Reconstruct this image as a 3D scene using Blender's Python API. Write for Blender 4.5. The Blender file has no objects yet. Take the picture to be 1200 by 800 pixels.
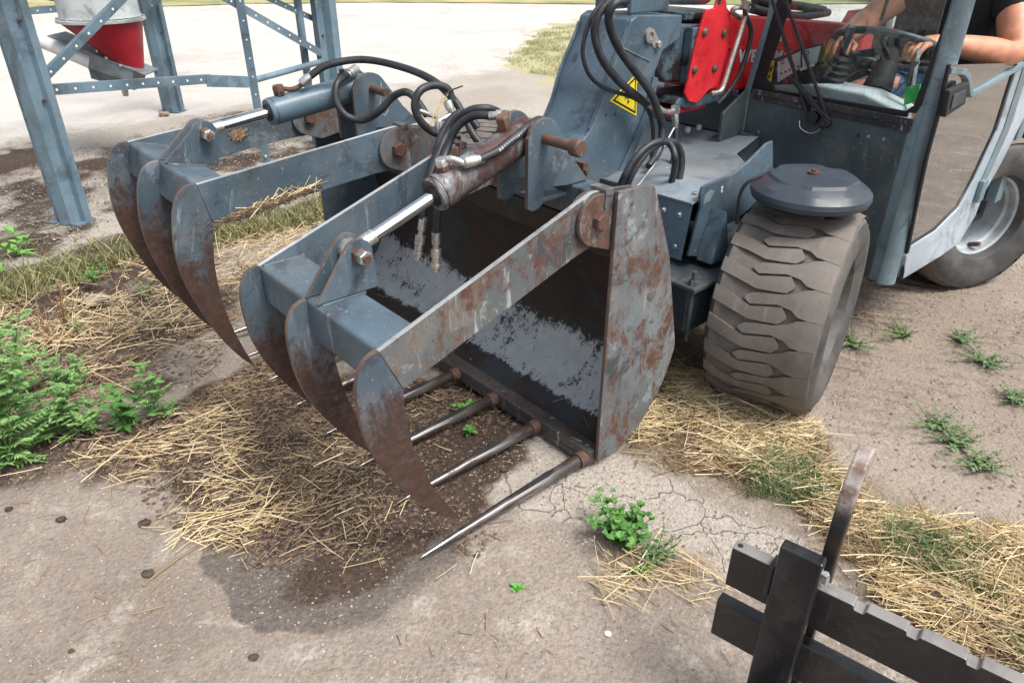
import bpy, bmesh, math, random
import numpy as np
from mathutils import Vector, Matrix
random.seed(7); rng = np.random.default_rng(7)
SC = bpy.context.scene; COL = SC.collection
R = math.radians

# ------------------------------------------------------------------ camera, sky, sun, exposure
CAM_H, PITCH, FPX = 1.6, R(29.5), 850.0
cam_d = bpy.data.cameras.new('camera'); cam = bpy.data.objects.new('camera', cam_d); COL.objects.link(cam)
cam.location = (0, 0, CAM_H); cam.rotation_euler = (R(90) - PITCH, 0, 0)
cam_d.sensor_width = 36; cam_d.lens = 36 * FPX / 1200; cam_d.clip_start = .02; cam_d.clip_end = 1500
SC.camera = cam
SUN_EL, SUN_AZ = R(60), R(125)          # azimuth from +Y towards +X
wd = bpy.data.worlds.new('World'); SC.world = wd; wd.use_nodes = True
wn = wd.node_tree.nodes; wl = wd.node_tree.links
sky = wn.new('ShaderNodeTexSky'); sky.sky_type = 'NISHITA'; sky.sun_disc = False
sky.sun_elevation = SUN_EL; sky.sun_rotation = SUN_AZ; sky.air_density = 1.0; sky.dust_density = 4.0; sky.ozone_density = 1.0
hs = wn.new('ShaderNodeHueSaturation'); hs.inputs['Saturation'].default_value = .38
wl.new(sky.outputs[0], hs.inputs['Color']); wl.new(hs.outputs[0], wn['Background'].inputs[0])
wn['Background'].inputs[1].default_value = .135
sd = bpy.data.lights.new('sun', 'SUN'); sd.energy = 2.0; sd.angle = R(20); sd.color = (1, .96, .9)
so = bpy.data.objects.new('sun', sd); COL.objects.link(so)
sdir = Vector((math.sin(SUN_AZ) * math.cos(SUN_EL), math.cos(SUN_AZ) * math.cos(SUN_EL), math.sin(SUN_EL)))
so.rotation_euler = sdir.to_track_quat('Z', 'Y').to_euler(); so.location = (0, 0, 8)
SC.view_settings.view_transform = 'Standard'; SC.view_settings.look = 'None'
SC.view_settings.exposure = .78; SC.view_settings.gamma = 1

# ------------------------------------------------------------------ places: the machine's own frame (u back, w to its right, z up)
AZ = R(41); Bv = np.array([math.cos(AZ), math.sin(AZ), 0]); Wv = np.array([-math.sin(AZ), math.cos(AZ), 0])
_cp, _sp = math.cos(PITCH), math.sin(PITCH)
def _ray(x, y):
    a, b = (x - 600) / FPX, (y - 400) / FPX
    return np.array([a, _cp - b * _sp, -_sp - b * _cp])
def _hit(x, y, n, d):
    r = _ray(x, y); c = np.array([0, 0, CAM_H]); return c + r * ((d - n @ c) / (n @ r))
def G(x, y, z=0.): return _hit(x, y, np.array([0, 0, 1.]), z)
ORG = G(700, 540, .04); ORG[2] = 0
def loc(P): q = P - ORG; return Vector((q @ Bv, q @ Wv, P[2]))
def LW(x, y, w): return loc(_hit(x, y, Wv, Wv @ ORG + w))          # survey point in a plane along the machine
def LU(x, y, u): return loc(_hit(x, y, Bv, Bv @ ORG + u))          # survey point in a plane across the machine
def LZ(x, y, z=0.): return loc(G(x, y, z))
def world(u, w, z=0.):
    p = ORG + Bv * u + Wv * w; return Vector((p[0], p[1], z))
def uz(pts, w): return [(LW(x, y, w)[0], LW(x, y, w)[2]) for x, y in pts]

# ------------------------------------------------------------------ noise in numpy
def _h(i, j, s):
    n = (i * 374761393 + j * 668265263 + s * 1442695) & 0xffffffff
    n = ((n ^ (n >> 13)) * 1274126177) & 0xffffffff
    return ((n ^ (n >> 16)) & 0xffff) / 65535.
def vnoise(x, y, s=0):
    xi = np.floor(x).astype(np.int64); yi = np.floor(y).astype(np.int64); fx = x - xi; fy = y - yi
    fx = fx * fx * (3 - 2 * fx); fy = fy * fy * (3 - 2 * fy)
    a = _h(xi, yi, s); b = _h(xi + 1, yi, s); c = _h(xi, yi + 1, s); d = _h(xi + 1, yi + 1, s)
    return a + (b - a) * fx + (c - a) * fy + (a - b - c + d) * fx * fy
def fbm(x, y, s=0, o=4):
    v = 0; a = .5
    for k in range(o): v = v + a * vnoise(x * 2 ** k, y * 2 ** k, s + k * 17); a *= .5
    return v / (1 - .5 ** o)
def sdist(X, Y, poly):
    P = np.array(poly); n = len(P); ins = np.zeros(X.shape, bool); dm = np.full(X.shape, 1e9)
    for i in range(n):
        x0, y0 = P[i][:2]; x1, y1 = P[(i + 1) % n][:2]
        c = ((y0 > Y) != (y1 > Y)) & (X < (x1 - x0) * (Y - y0) / (y1 - y0 + 1e-12) + x0); ins ^= c
        t = np.clip(((X - x0) * (x1 - x0) + (Y - y0) * (y1 - y0)) / ((x1 - x0) ** 2 + (y1 - y0) ** 2 + 1e-12), 0, 1)
        dm = np.minimum(dm, np.hypot(X - x0 - t * (x1 - x0), Y - y0 - t * (y1 - y0)))
    return np.where(ins, -dm, dm)
def area(X, Y, poly, soft=.08, jit=.12, s=3):
    jx = (fbm(X * 5, Y * 5, s) - .5) * jit * 2; jy = (fbm(X * 5, Y * 5, s + 50) - .5) * jit * 2
    return np.clip(.5 - sdist(X + jx, Y + jy, poly) / soft, 0, 1)
def gpoly(pts, z=0.): return [tuple(G(x, y, z)[:2]) for x, y in pts]

# ------------------------------------------------------------------ materials
def newmat(name):
    m = bpy.data.materials.new(name); m.use_nodes = True
    return m, m.node_tree.nodes, m.node_tree.links, m.node_tree.nodes['Principled BSDF']
class NT:
    def __init__(s, name): s.m, s.n, s.l, s.b = newmat(name); s._co = None
    def co(s, rand=True):
        if s._co is None:
            t = s.n.new('ShaderNodeTexCoord')
            if rand:
                oi = s.n.new('ShaderNodeObjectInfo'); mu = s.n.new('ShaderNodeMath'); mu.operation = 'MULTIPLY'; mu.inputs[1].default_value = 9
                s.l.new(oi.outputs['Random'], mu.inputs[0]); ad = s.n.new('ShaderNodeVectorMath'); ad.operation = 'ADD'
                s.l.new(t.outputs['Object'], ad.inputs[0]); s.l.new(mu.outputs[0], ad.inputs[1]); s._co = ad.outputs[0]
            else: s._co = t.outputs['Object']
        return s._co
    def noise(s, scale, detail=6, rough=.55, stretch=None, dist=0):
        k = s.n.new('ShaderNodeTexNoise'); k.inputs['Scale'].default_value = scale; k.inputs['Detail'].default_value = detail
        k.inputs['Roughness'].default_value = rough; k.inputs['Distortion'].default_value = dist
        c = s.co()
        if stretch:
            mp = s.n.new('ShaderNodeMapping'); mp.inputs['Scale'].default_value = stretch[0]; mp.inputs['Rotation'].default_value = stretch[1]
            s.l.new(c, mp.inputs[0]); c = mp.outputs[0]
        s.l.new(c, k.inputs['Vector']); return k.outputs['Fac']
    def ramp(s, src, a, b, va=0., vb=1.):
        k = s.n.new('ShaderNodeMapRange'); k.interpolation_type = 'SMOOTHSTEP'
        for i, v in enumerate((a, b, va, vb)): k.inputs[i + 1].default_value = v
        s.l.new(src, k.inputs[0]); return k.outputs[0]
    def mix(s, f, a, b, typ='MIX'):
        k = s.n.new('ShaderNodeMix'); k.data_type = 'RGBA'; k.blend_type = typ
        for sock, v in ((k.inputs[0], f), (k.inputs[6], a), (k.inputs[7], b)):
            if isinstance(v, (tuple, list)): sock.default_value = (*v[:3], 1)
            elif isinstance(v, (int, float)): sock.default_value = v
            else: s.l.new(v, sock)
        return k.outputs[2]
    def math(s, op, a, b=None, clamp=False):
        k = s.n.new('ShaderNodeMath'); k.operation = op; k.use_clamp = clamp
        for sock, v in ((k.inputs[0], a), (k.inputs[1], b)):
            if v is None: continue
            if isinstance(v, (int, float)): sock.default_value = v
            else: s.l.new(v, sock)
        return k.outputs[0]
    def sep(s, axis):
        t = s.n.new('ShaderNodeTexCoord'); k = s.n.new('ShaderNodeSeparateXYZ'); s.l.new(t.outputs['Object'], k.inputs[0]); return k.outputs[axis]
    def bump(s, h, strength=.3, dist=.002, prev=None):
        k = s.n.new('ShaderNodeBump'); k.inputs['Strength'].default_value = strength; k.inputs['Distance'].default_value = dist
        s.l.new(h, k.inputs['Height'])
        if prev is not None: s.l.new(prev, k.inputs['Normal'])
        return k.outputs[0]
    def out(s, col=None, rough=None, metal=None, normal=None, **kw):
        for nm, v in (('Base Color', col), ('Roughness', rough), ('Metallic', metal), ('Normal', normal)):
            if v is None: continue
            if isinstance(v, tuple): s.b.inputs[nm].default_value = (*v, 1)
            elif isinstance(v, (int, float)): s.b.inputs[nm].default_value = v
            else: s.l.new(v, s.b.inputs[nm])
        for k, v in kw.items(): s.b.inputs[k].default_value = v
        return s.m

def steel(name, base, rust=.3, dust=.3, rough=.42, zr=None, worn=.15, spk=.45, film=.35, rsc=7, fc=(.085, .075, .065), rustc=((.16, .065, .035), (.06, .028, .018))):
    t = NT(name)
    v = t.noise(2.5, 5); c = t.mix(t.ramp(v, .35, .7), tuple(x * .72 for x in base), tuple(min(1, x * 1.25) for x in base))
    c = t.mix(t.math('MULTIPLY', t.ramp(t.noise(9, 9, .75, dist=.6), .48, .68), film), c, fc)      # brown film of dirt
    c = t.mix(t.math('MULTIPLY', t.ramp(t.noise(14, 7, .7, ((1, .6, .10), (.1, .2, 0))), .55, .7), film * .6), c, tuple(x * .45 for x in base))   # run marks
    c = t.mix(t.math('MULTIPLY', t.ramp(t.noise(3.6, 9, .72, dist=.8), .54, .60), min(.8, film * 1.1)), c, (.030, .036, .045))
    c = t.mix(t.math('MULTIPLY', t.ramp(t.noise(6.5, 10, .78, dist=.3), .58, .64), min(1, worn * 1.7)), c, (.27, .31, .34))
    sc = t.ramp(t.noise(26, 5, .7, ((1, 1, .12), (.5, .35, .2))), .60, .70)          # scuffs
    c = t.mix(t.math('MULTIPLY', sc, worn * 2), c, (.34, .38, .40))
    sp = t.ramp(t.noise(95, 3, .6), .64, .72); c = t.mix(t.math('MULTIPLY', sp, spk), c, (.42, .40, .36))   # splashes of dust
    du = t.ramp(t.noise(5, 8, .7), .45, .8); c = t.mix(t.math('MULTIPLY', du, dust), c, (.24, .19, .14))
    r = t.noise(rsc, 12, .8, ((1, 1, .55), (0, .35, 0)), dist=.5)
    if zr is not None:
        g = t.ramp(t.sep(2), zr[0], zr[1], 1, 0); r = t.math('ADD', r, t.math('MULTIPLY', g, .40))
    th = .78 - rust * .36
    rn = t.noise(40, 6, .7); r = t.math('ADD', r, t.math('MULTIPLY', t.math('SUBTRACT', rn, .5), .22)); rf = t.ramp(r, th - .02, th + (.16 if zr else .09))
    rc = t.mix(t.ramp(rn, .3, .7), rustc[0], rustc[1])
    c = t.mix(t.math('MULTIPLY', rf, t.ramp(t.noise(16, 8, .75), .25, .5, .55, 1.)), c, rc)
    ro = t.math('ADD', t.math('MULTIPLY', rf, .35), t.math('ADD', t.math('MULTIPLY', v, .3), rough - .15))
    h = t.math('ADD', t.math('MULTIPLY', rn, rf), t.math('MULTIPLY', t.noise(180, 3), .25))
    h = t.math('SUBTRACT', h, t.math('MULTIPLY', rf, .4))
    return t.out(c, ro, None, t.bump(h, .35, .0015))
BLUE = (.080, .120, .155)
M = {}
M['blue'] = steel('blue_grey_paint', BLUE, .36, .30, worn=.22, film=.5)
M['blue_rusty'] = steel('blue_grey_paint_scraped', (.13, .15, .16), .78, .5, worn=.5, film=.9, rsc=9, fc=(.125, .080, .060), rustc=((.135, .060, .038), (.065, .032, .022)))
M['blue_clean'] = steel('blue_grey_machine_paint', (.072, .118, .160), .05, .2, .38, worn=.14, film=.42)
M['blue_dusty'] = steel('dusty_machine_paint', (.19, .235, .27), .02, .55, .5, worn=.22)
M['cab'] = steel('cab_paint', (.056, .082, .093), .06, .22, .42, worn=.08)
M['cab_trim'] = steel('cab_frame_paint', (.16, .235, .27), .03, .15, .35, worn=.08)
M['claw'] = steel('claw_paint', (.075, .112, .145), .42, .35, zr=(-.66, -.02), worn=.25, film=.6, rustc=((.075, .034, .022), (.030, .018, .014)))
M['door'] = steel('door_sheet', (.34, .41, .47), .0, .18, .3, worn=.1)
M['galv'] = steel('silo_frame_paint', (.12, .19, .24), .04, .2, .4, worn=.12)
M['galvlight'] = steel('zinc_sheet', (.42, .46, .47), .05, .3, .4, worn=.2)
M['edge_dark'] = steel('cutting_edge_iron', (.055, .05, .048), .62, .3, .38, worn=.4, rustc=((.075, .036, .025), (.03, .02, .017)))
M['rust'] = steel('rust_brown', (.10, .05, .035), .7, .4, .6)
M['edge'] = steel('cut_edge', (.13, .085, .065), .45, .4, .5)
M['edge_light'] = steel('edge_worn', (.36, .38, .39), .38, .3, .4)
M['barrel'] = steel('cylinder_peeling', (.20, .22, .24), .86, .15, .35, rustc=((.085, .035, .03), (.05, .024, .022)))
M['barrel2'] = steel('cylinder_paint', (.085, .135, .175), .25, .15, .35)
M['black'] = steel('black_painted_iron', (.012, .012, .015), .50, .05, .30, worn=.03, spk=.06, film=.3, rustc=((.034, .022, .015), (.018, .013, .011)))
t = NT('hook_iron'); z = t.math('ADD', t.sep(2), t.math('MULTIPLY', t.noise(18, 6, .7), .14)); hi = t.ramp(z, .68, .76)
c = t.mix(t.ramp(t.noise(9, 8, .7), .45, .65), (.018, .020, .024), (.045, .032, .025)); c2 = t.mix(t.ramp(t.noise(22, 8, .7), .42, .62), (.40, .36, .33), (.20, .13, .10))
M['hook'] = t.out(t.mix(hi, c, c2), .32, None, t.bump(t.noise(50, 6), .25, .001))
M['black_worn'] = steel('black_iron_worn', (.22, .21, .20), .55, .15, .30, spk=.1, rustc=((.10, .06, .045), (.05, .03, .022)))
M['chip'] = steel('chipped_black_rail', (.035, .037, .04), .1, .1, .4, worn=.5, spk=1.)
M['sandclod'] = None
M['axle'] = steel('axle_iron', (.03, .042, .052), .1, .3, .5)
def plain(name, col, rough=.5, metal=0, var=.25, scale=20, bump=.15, **kw):
    t = NT(name); c = t.mix(t.ramp(t.noise(scale, 6), .3, .7), tuple(x * (1 - var) for x in col), tuple(min(1, x * (1 + var)) for x in col))
    return t.out(c, t.ramp(t.noise(scale * 2, 4), .2, .8, max(.02, rough - .08), min(1, rough + .12)), metal, t.bump(t.noise(scale * 6, 4), bump, .001), **kw)
M['chrome'] = plain('chrome_rod', (.75, .76, .78), .14, 1, .05, 30, .02)
M['zinc'] = plain('zinc_fitting', (.55, .55, .52), .32, .85, .2, 60)
t = NT('polished_tine_steel'); zz = t.sep(0); q = t.ramp(t.noise(26, 8, .7, ((.25, 1, 1), (0, 0, 0))), .45, .62); pol = t.ramp(zz, -.10, -.30)
c = t.mix(q, (.30, .28, .27), (.09, .065, .055)); c = t.mix(pol, (.045, .036, .032), c); M['steelwear'] = t.out(c, t.ramp(q, 0, 1, .16, .42), t.math('MULTIPLY', pol, .9), t.bump(t.noise(60, 5), .12, .001))
M['hose'] = plain('hose_rubber', (.022, .025, .03), .48, 0, .4, 30, .2)
M['hoseprint'] = plain('hose_print', (.5, .5, .48), .6)
M['plastic'] = plain('dark_grey_plastic', (.036, .047, .062), .42, 0, .12, 6, .25)
M['blackplastic'] = plain('black_plastic', (.018, .018, .02), .65, 0, .3, 30, .1)
M['yellow'] = plain('sticker_yellow', (.75, .58, .03), .4, 0, .08)
M['white'] = plain('white_print', (.78, .78, .76), .5, 0, .05)
M['lightgrey'] = plain('dash_light_grey', (.50, .55, .58), .5, 0, .08, 8)
M['silvertext'] = plain('silver_lettering', (.5, .5, .52), .4, 0, .15)
M['green'] = plain('green_plastic', (.04, .55, .10), .35, 0, .1)
M['rim'] = plain('wheel_rim_paint', (.36, .40, .42), .42, 0, .3, 9, .2)
M['skin'] = plain('skin', (.56, .25, .15), .48, 0, .15, 25, .15, **{'Subsurface Weight': .08})
M['shirt'] = plain('black_cotton', (.012, .013, .017), .85, 0, .3, 60, .5)
M['denim'] = plain('blue_denim', (.045, .105, .21), .85, 0, .35, 70, .5)
M['hair'] = plain('brown_hair', (.04, .025, .015), .6, 0, .4, 90, .6)
M['cord'] = plain('yellow_cord', (.55, .42, .18), .7)
M['gasket'] = plain('rubber_gasket', (.012, .012, .014), .5)
M['dung'] = plain('dung', (.06, .046, .034), .9, 0, .5, 60, 1.)
M['stone'] = plain('stone', (.26, .21, .17), .85, 0, .3, 30, .6)
t = NT('red_paint'); v = t.noise(6, 7); c = t.mix(t.ramp(v, .3, .7), (.50, .012, .02), (.66, .03, .04))
c = t.mix(t.math('MULTIPLY', t.ramp(t.noise(120, 3), .64, .7), .5), c, (.5, .3, .27)); c = t.mix(t.math('MULTIPLY', t.ramp(t.noise(5, 10, .7), .52, .66), .6), c, (.10, .012, .014))
M['red'] = t.out(c, t.ramp(v, .3, .7, .3, .5), None, t.bump(t.noise(60, 4), .1, .001))
M['redmatte'] = plain('funnel_red', (.30, .006, .018), .45, 0, .15, 8); M['zincdull'] = plain('dull_zinc_box', (.17, .20, .215), .5, .3, .3, 10)
t = NT('greasy_inner_boom'); c = t.mix(t.ramp(t.noise(9, 10, .7), .45, .6), (.07, .11, .14), (.018, .015, .014))
M['grease'] = t.out(c, .35, None, t.bump(t.noise(30, 8), .7, .004))
t = NT('tyre_rubber'); v = t.noise(4, 8, .65)                       # dusty worn rubber
c = t.mix(t.ramp(v, .3, .75), (.115, .100, .088), (.19, .168, .148)); c = t.mix(t.math('MULTIPLY', t.ramp(t.noise(45, 6, .7), .55, .75), .5), c, (.06, .055, .052))
c = t.mix(t.math('MULTIPLY', t.ramp(t.noise(30, 4, .6, ((.15, 1, .15), (0, 0, 0))), .55, .7), .3), c, (.26, .24, .21))
M['tyre'] = t.out(c, .75, None, t.bump(t.noise(90, 6), .5, .002))
t = NT('tyre_grime'); M['tyregroove'] = t.out(t.mix(t.ramp(t.noise(14, 8, .7), .4, .7), (.075, .070, .066), (.135, .12, .105)), .85, None, t.bump(t.noise(90, 6), .6, .002))  # darker tone on the sides of the tread lugs
t = NT('tyre_recess_shade'); M['tyreshade'] = t.out(t.mix(t.ramp(t.noise(9, 8, .7), .35, .7), (.09, .080, .072), (.15, .133, .117)), .8, None, t.bump(t.noise(90, 6), .5, .002))  # recess shading between the lugs put into a darker colour
t = NT('tyre_side'); M['tyreside'] = t.out(t.mix(t.ramp(t.noise(6, 8, .7), .35, .75), (.035, .037, .04), (.12, .11, .10)), .6, None, t.bump(t.noise(60, 6), .5, .002))
# inside of the bucket: caked dark, worn to bare grey on the floor
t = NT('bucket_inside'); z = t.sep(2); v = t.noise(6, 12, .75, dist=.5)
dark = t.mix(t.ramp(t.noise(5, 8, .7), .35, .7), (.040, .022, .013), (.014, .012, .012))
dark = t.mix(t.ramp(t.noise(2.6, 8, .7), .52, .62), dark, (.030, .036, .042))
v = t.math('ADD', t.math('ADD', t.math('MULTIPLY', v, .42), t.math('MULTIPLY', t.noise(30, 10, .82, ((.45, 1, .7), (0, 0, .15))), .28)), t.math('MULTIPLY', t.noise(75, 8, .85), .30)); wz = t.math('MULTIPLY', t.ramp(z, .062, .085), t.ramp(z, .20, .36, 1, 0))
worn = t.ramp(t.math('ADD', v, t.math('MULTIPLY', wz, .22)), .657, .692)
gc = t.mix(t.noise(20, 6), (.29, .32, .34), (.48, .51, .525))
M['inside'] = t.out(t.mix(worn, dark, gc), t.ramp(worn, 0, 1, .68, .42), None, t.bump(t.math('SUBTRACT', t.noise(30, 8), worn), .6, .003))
def glass(name, refl, tint=(.9, .95, .95), dust=.08):
    m, n, l, b = newmat(name); n.remove(b); o = n['Material Output']
    tr = n.new('ShaderNodeBsdfTransparent'); tr.inputs[0].default_value = (*tint, 1)
    gl = n.new('ShaderNodeBsdfGlossy'); gl.inputs['Roughness'].default_value = .015
    lw = n.new('ShaderNodeFresnel'); lw.inputs[0].default_value = 1.5
    mr = n.new('ShaderNodeMapRange'); mr.inputs[1].default_value = .04; mr.inputs[2].default_value = .6; mr.inputs[3].default_value = refl; mr.inputs[4].default_value = .95; l.new(lw.outputs[0], mr.inputs[0])
    mx = n.new('ShaderNodeMixShader'); l.new(mr.outputs[0], mx.inputs[0]); l.new(tr.outputs[0], mx.inputs[1]); l.new(gl.outputs[0], mx.inputs[2])
    df = n.new('ShaderNodeBsdfDiffuse'); df.inputs[0].default_value = (.45, .45, .43, 1)
    tc = n.new('ShaderNodeTexCoord'); nz = n.new('ShaderNodeTexNoise'); nz.inputs['Scale'].default_value = 60; nz.inputs['Detail'].default_value = 4; l.new(tc.outputs['Object'], nz.inputs[0])
    m2 = n.new('ShaderNodeMapRange'); m2.inputs[1].default_value = .5; m2.inputs[2].default_value = .78; m2.inputs[3].default_value = dust * .35; m2.inputs[4].default_value = dust * 3; l.new(nz.outputs['Fac'], m2.inputs[0])
    mx2 = n.new('ShaderNodeMixShader'); l.new(m2.outputs[0], mx2.inputs[0]); l.new(mx.outputs[0], mx2.inputs[1]); l.new(df.outputs[0], mx2.inputs[2]); l.new(mx2.outputs[0], o.inputs[0])
    return m
M['glass'] = glass('windscreen_glass', .03, dust=.05)
M['doorglass'] = glass('tinted_door_glass', .50, (.45, .45, .42), .05)
def leafmat(name, a, b, scale=8, trans=.25):
    t = NT(name); oi = t.n.new('ShaderNodeNewGeometry')
    k = t.n.new('ShaderNodeMix'); k.data_type = 'RGBA'; t.l.new(oi.outputs['Random Per Island'], k.inputs[0]); k.inputs[6].default_value = (*a, 1); k.inputs[7].default_value = (*b, 1)
    return t.out(k.outputs[2], .6, **{'Subsurface Weight': 0.})
M['leaf'] = leafmat('green_leaf', (.045, .14, .025), (.11, .27, .05))
M['leafdark'] = leafmat('low_weed_leaf', (.06, .13, .04), (.17, .23, .10))
M['leafbright'] = leafmat('young_leaf', (.07, .24, .03), (.15, .38, .06))
M['feather'] = leafmat('feathery_leaf', (.075, .185, .045), (.24, .40, .13))
M['stalk'] = plain('green_stalk', (.12, .18, .06), .6)
M['dry'] = leafmat('dry_stalk', (.22, .10, .045), (.40, .27, .13))
M['straw'] = leafmat('straw', (.36, .25, .12), (.84, .70, .44))
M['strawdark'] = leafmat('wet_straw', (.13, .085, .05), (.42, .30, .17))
M['pebble'] = leafmat('pebbles', (.16, .135, .11), (.48, .43, .375))
M['crumb'] = leafmat('soil_crumbs', (.05, .035, .025), (.16, .11, .08))
M['grass'] = leafmat('grass', (.22, .26, .12), (.52, .46, .28)); M['sandclod'] = leafmat('sand_clods', (.12, .095, .075), (.32, .27, .22))
M['vergegrass'] = leafmat('verge_grass', (.06, .12, .03), (.42, .36, .17)); M['bark'] = plain('bark', (.12, .10, .08), .9, 0, .4, 12, 1.)

# ground: concrete, sand, manure, damp patches
def ground_mat(name, slab=False):
    t = NT(name); tc = t.n.new('ShaderNodeNewGeometry'); t._co = tc.outputs['Position']
    def att(nm):
        k = t.n.new('ShaderNodeAttribute'); k.attribute_name = nm; sp = t.n.new('ShaderNodeSeparateColor'); t.l.new(k.outputs['Color'], sp.inputs[0]); return sp.outputs[0], sp.outputs[1], sp.outputs[2]
    a1, a2, a3 = att('m1'); b1, b2, b3 = att('m2')
    big = t.noise(1.1, 5); mid = t.noise(6, 8, .65); fine = t.noise(70, 6, .7); vf = t.noise(260, 3, .6)
    if not slab:
        c = t.mix(t.ramp(big, .3, .7), (.23, .186, .152), (.345, .292, .248)); c = t.mix(t.ramp(mid, .5, .72), c, (.46, .41, .355))
    else:
        c = t.mix(t.ramp(big, .3, .7), (.36, .32, .27), (.45, .41, .35)); c = t.mix(t.ramp(mid, .5, .72), c, (.40, .36, .31))
    c = t.mix(t.math('MULTIPLY', t.ramp(fine, .35, .6, 1, 0), .5), c, (.13, .105, .088))
    c = t.mix(t.math('MULTIPLY', t.ramp(vf, .62, .7), .5), c, (.62, .57, .5))
    def lay(c, m, ca, cb, amt=.45, n=mid, lo=.3, hi=.7):
        f = t.ramp(t.math('ADD', m, t.math('MULTIPLY', t.math('SUBTRACT', n, .5), amt)), .35, .65)
        f = t.math('MULTIPLY', f, t.ramp(m, 0, .08)); return t.mix(f, c, t.mix(t.ramp(fine, lo, hi), ca, cb)), f
    sb = t.ramp(t.noise(.55, 6, .6), .35, .68); c, fs = lay(c, a1, t.mix(sb, (.21, .165, .128), (.30, .248, .205)), t.mix(sb, (.29, .238, .192), (.40, .34, .288)))        # sand track
    c, fp = lay(c, b1, (*((.31, .27, .235) if not slab else (.46, .43, .395)),), (*((.43, .385, .335) if not slab else (.57, .54, .505)),), .6)     # pale cracked concrete; on the slab, the paler far yard
    c, fd = lay(c, a3, (.085, .070, .060), (.17, .142, .120), .45)  # damp
    c, fm = lay(c, a2, (.024, .014, .009), (.085, .052, .034), .8)  # manure and chaff
    if slab:
        c = t.mix(t.math('MULTIPLY', t.ramp(t.noise(.35, 7, .7), .50, .66), .35), c, (.27, .235, .20)); c = t.mix(t.math('MULTIPLY', t.ramp(t.noise(1.6, 8, .75, ((1, .18, 1), (0, 0, .5))), .56, .66), .35), c, (.30, .27, .235))
        c, fg = lay(c, b2, (.26, .27, .13), (.50, .44, .27), .5)    # thin dry grass
        c, fo = lay(c, b3, (.045, .05, .022), (.13, .12, .085), .8) # moss
    else:
        c, fg = lay(c, b2, (.15, .115, .08), (.30, .24, .17), .5)    # rotted straw
    vo = t.n.new('ShaderNodeTexVoronoi'); vo.inputs['Scale'].default_value = 75; t.l.new(t._co, vo.inputs['Vector'])
    h = t.math('ADD', t.math('MULTIPLY', mid, .8), t.math('MULTIPLY', fine, .55)); h = t.math('ADD', h, t.math('MULTIPLY', vo.outputs[0], -.5))
    h = t.math('ADD', h, t.math('MULTIPLY', t.noise(28, 8, .75), 1.0))
    cr = t.n.new('ShaderNodeTexVoronoi'); cr.feature = 'DISTANCE_TO_EDGE'; cr.inputs['Scale'].default_value = 4.5
    wz = t.n.new('ShaderNodeVectorMath'); wz.operation = 'ADD'; nz = t.n.new('ShaderNodeTexNoise'); nz.inputs['Scale'].default_value = 1.6; nz.inputs['Detail'].default_value = 5; t.l.new(t._co, nz.inputs[0]); t.l.new(t._co, wz.inputs[0]); t.l.new(nz.outputs['Color'], wz.inputs[1]); t.l.new(wz.outputs[0], cr.inputs['Vector'])
    ck = t.math('MULTIPLY', t.ramp(cr.outputs[0], .0, .022, 1, 0), fp if not slab else .25)
    c = t.mix(t.math('MULTIPLY', ck, .2), c, (.10, .08, .065)); h = t.math('SUBTRACT', h, t.math('MULTIPLY', ck, 1.2))
    nb = t.bump(h, .95, .007)
    if not slab:
        wv = t.n.new('ShaderNodeTexWave'); wv.inputs['Scale'].default_value = 3.6; wv.inputs['Distortion'].default_value = 3.5; wv.inputs['Detail'].default_value = 3; wv.inputs['Detail Scale'].default_value = 1.6
        mp = t.n.new('ShaderNodeMapping'); mp.inputs['Rotation'].default_value = (0, 0, R(-62)); t.l.new(t._co, mp.inputs[0]); t.l.new(mp.outputs[0], wv.inputs[0])
        nb = t.bump(t.math('MULTIPLY', t.math('MULTIPLY', wv.outputs[1], b3), t.ramp(mid, .3, .6, .3, 1.)), .9, .022, nb)
    return t.out(c, t.ramp(fd, 0, 1, .9, .7), None, nb)
M['ground'] = ground_mat('yard_ground'); M['slab'] = ground_mat('silo_slab', True)
t = NT('far_grass'); c = t.mix(t.ramp(t.noise(.6, 8, .7), .35, .65), (.17, .21, .07), (.42, .36, .19)); M['fargrass'] = t.out(c, .95, None, t.bump(t.noise(6, 8), .8, .05))

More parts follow.
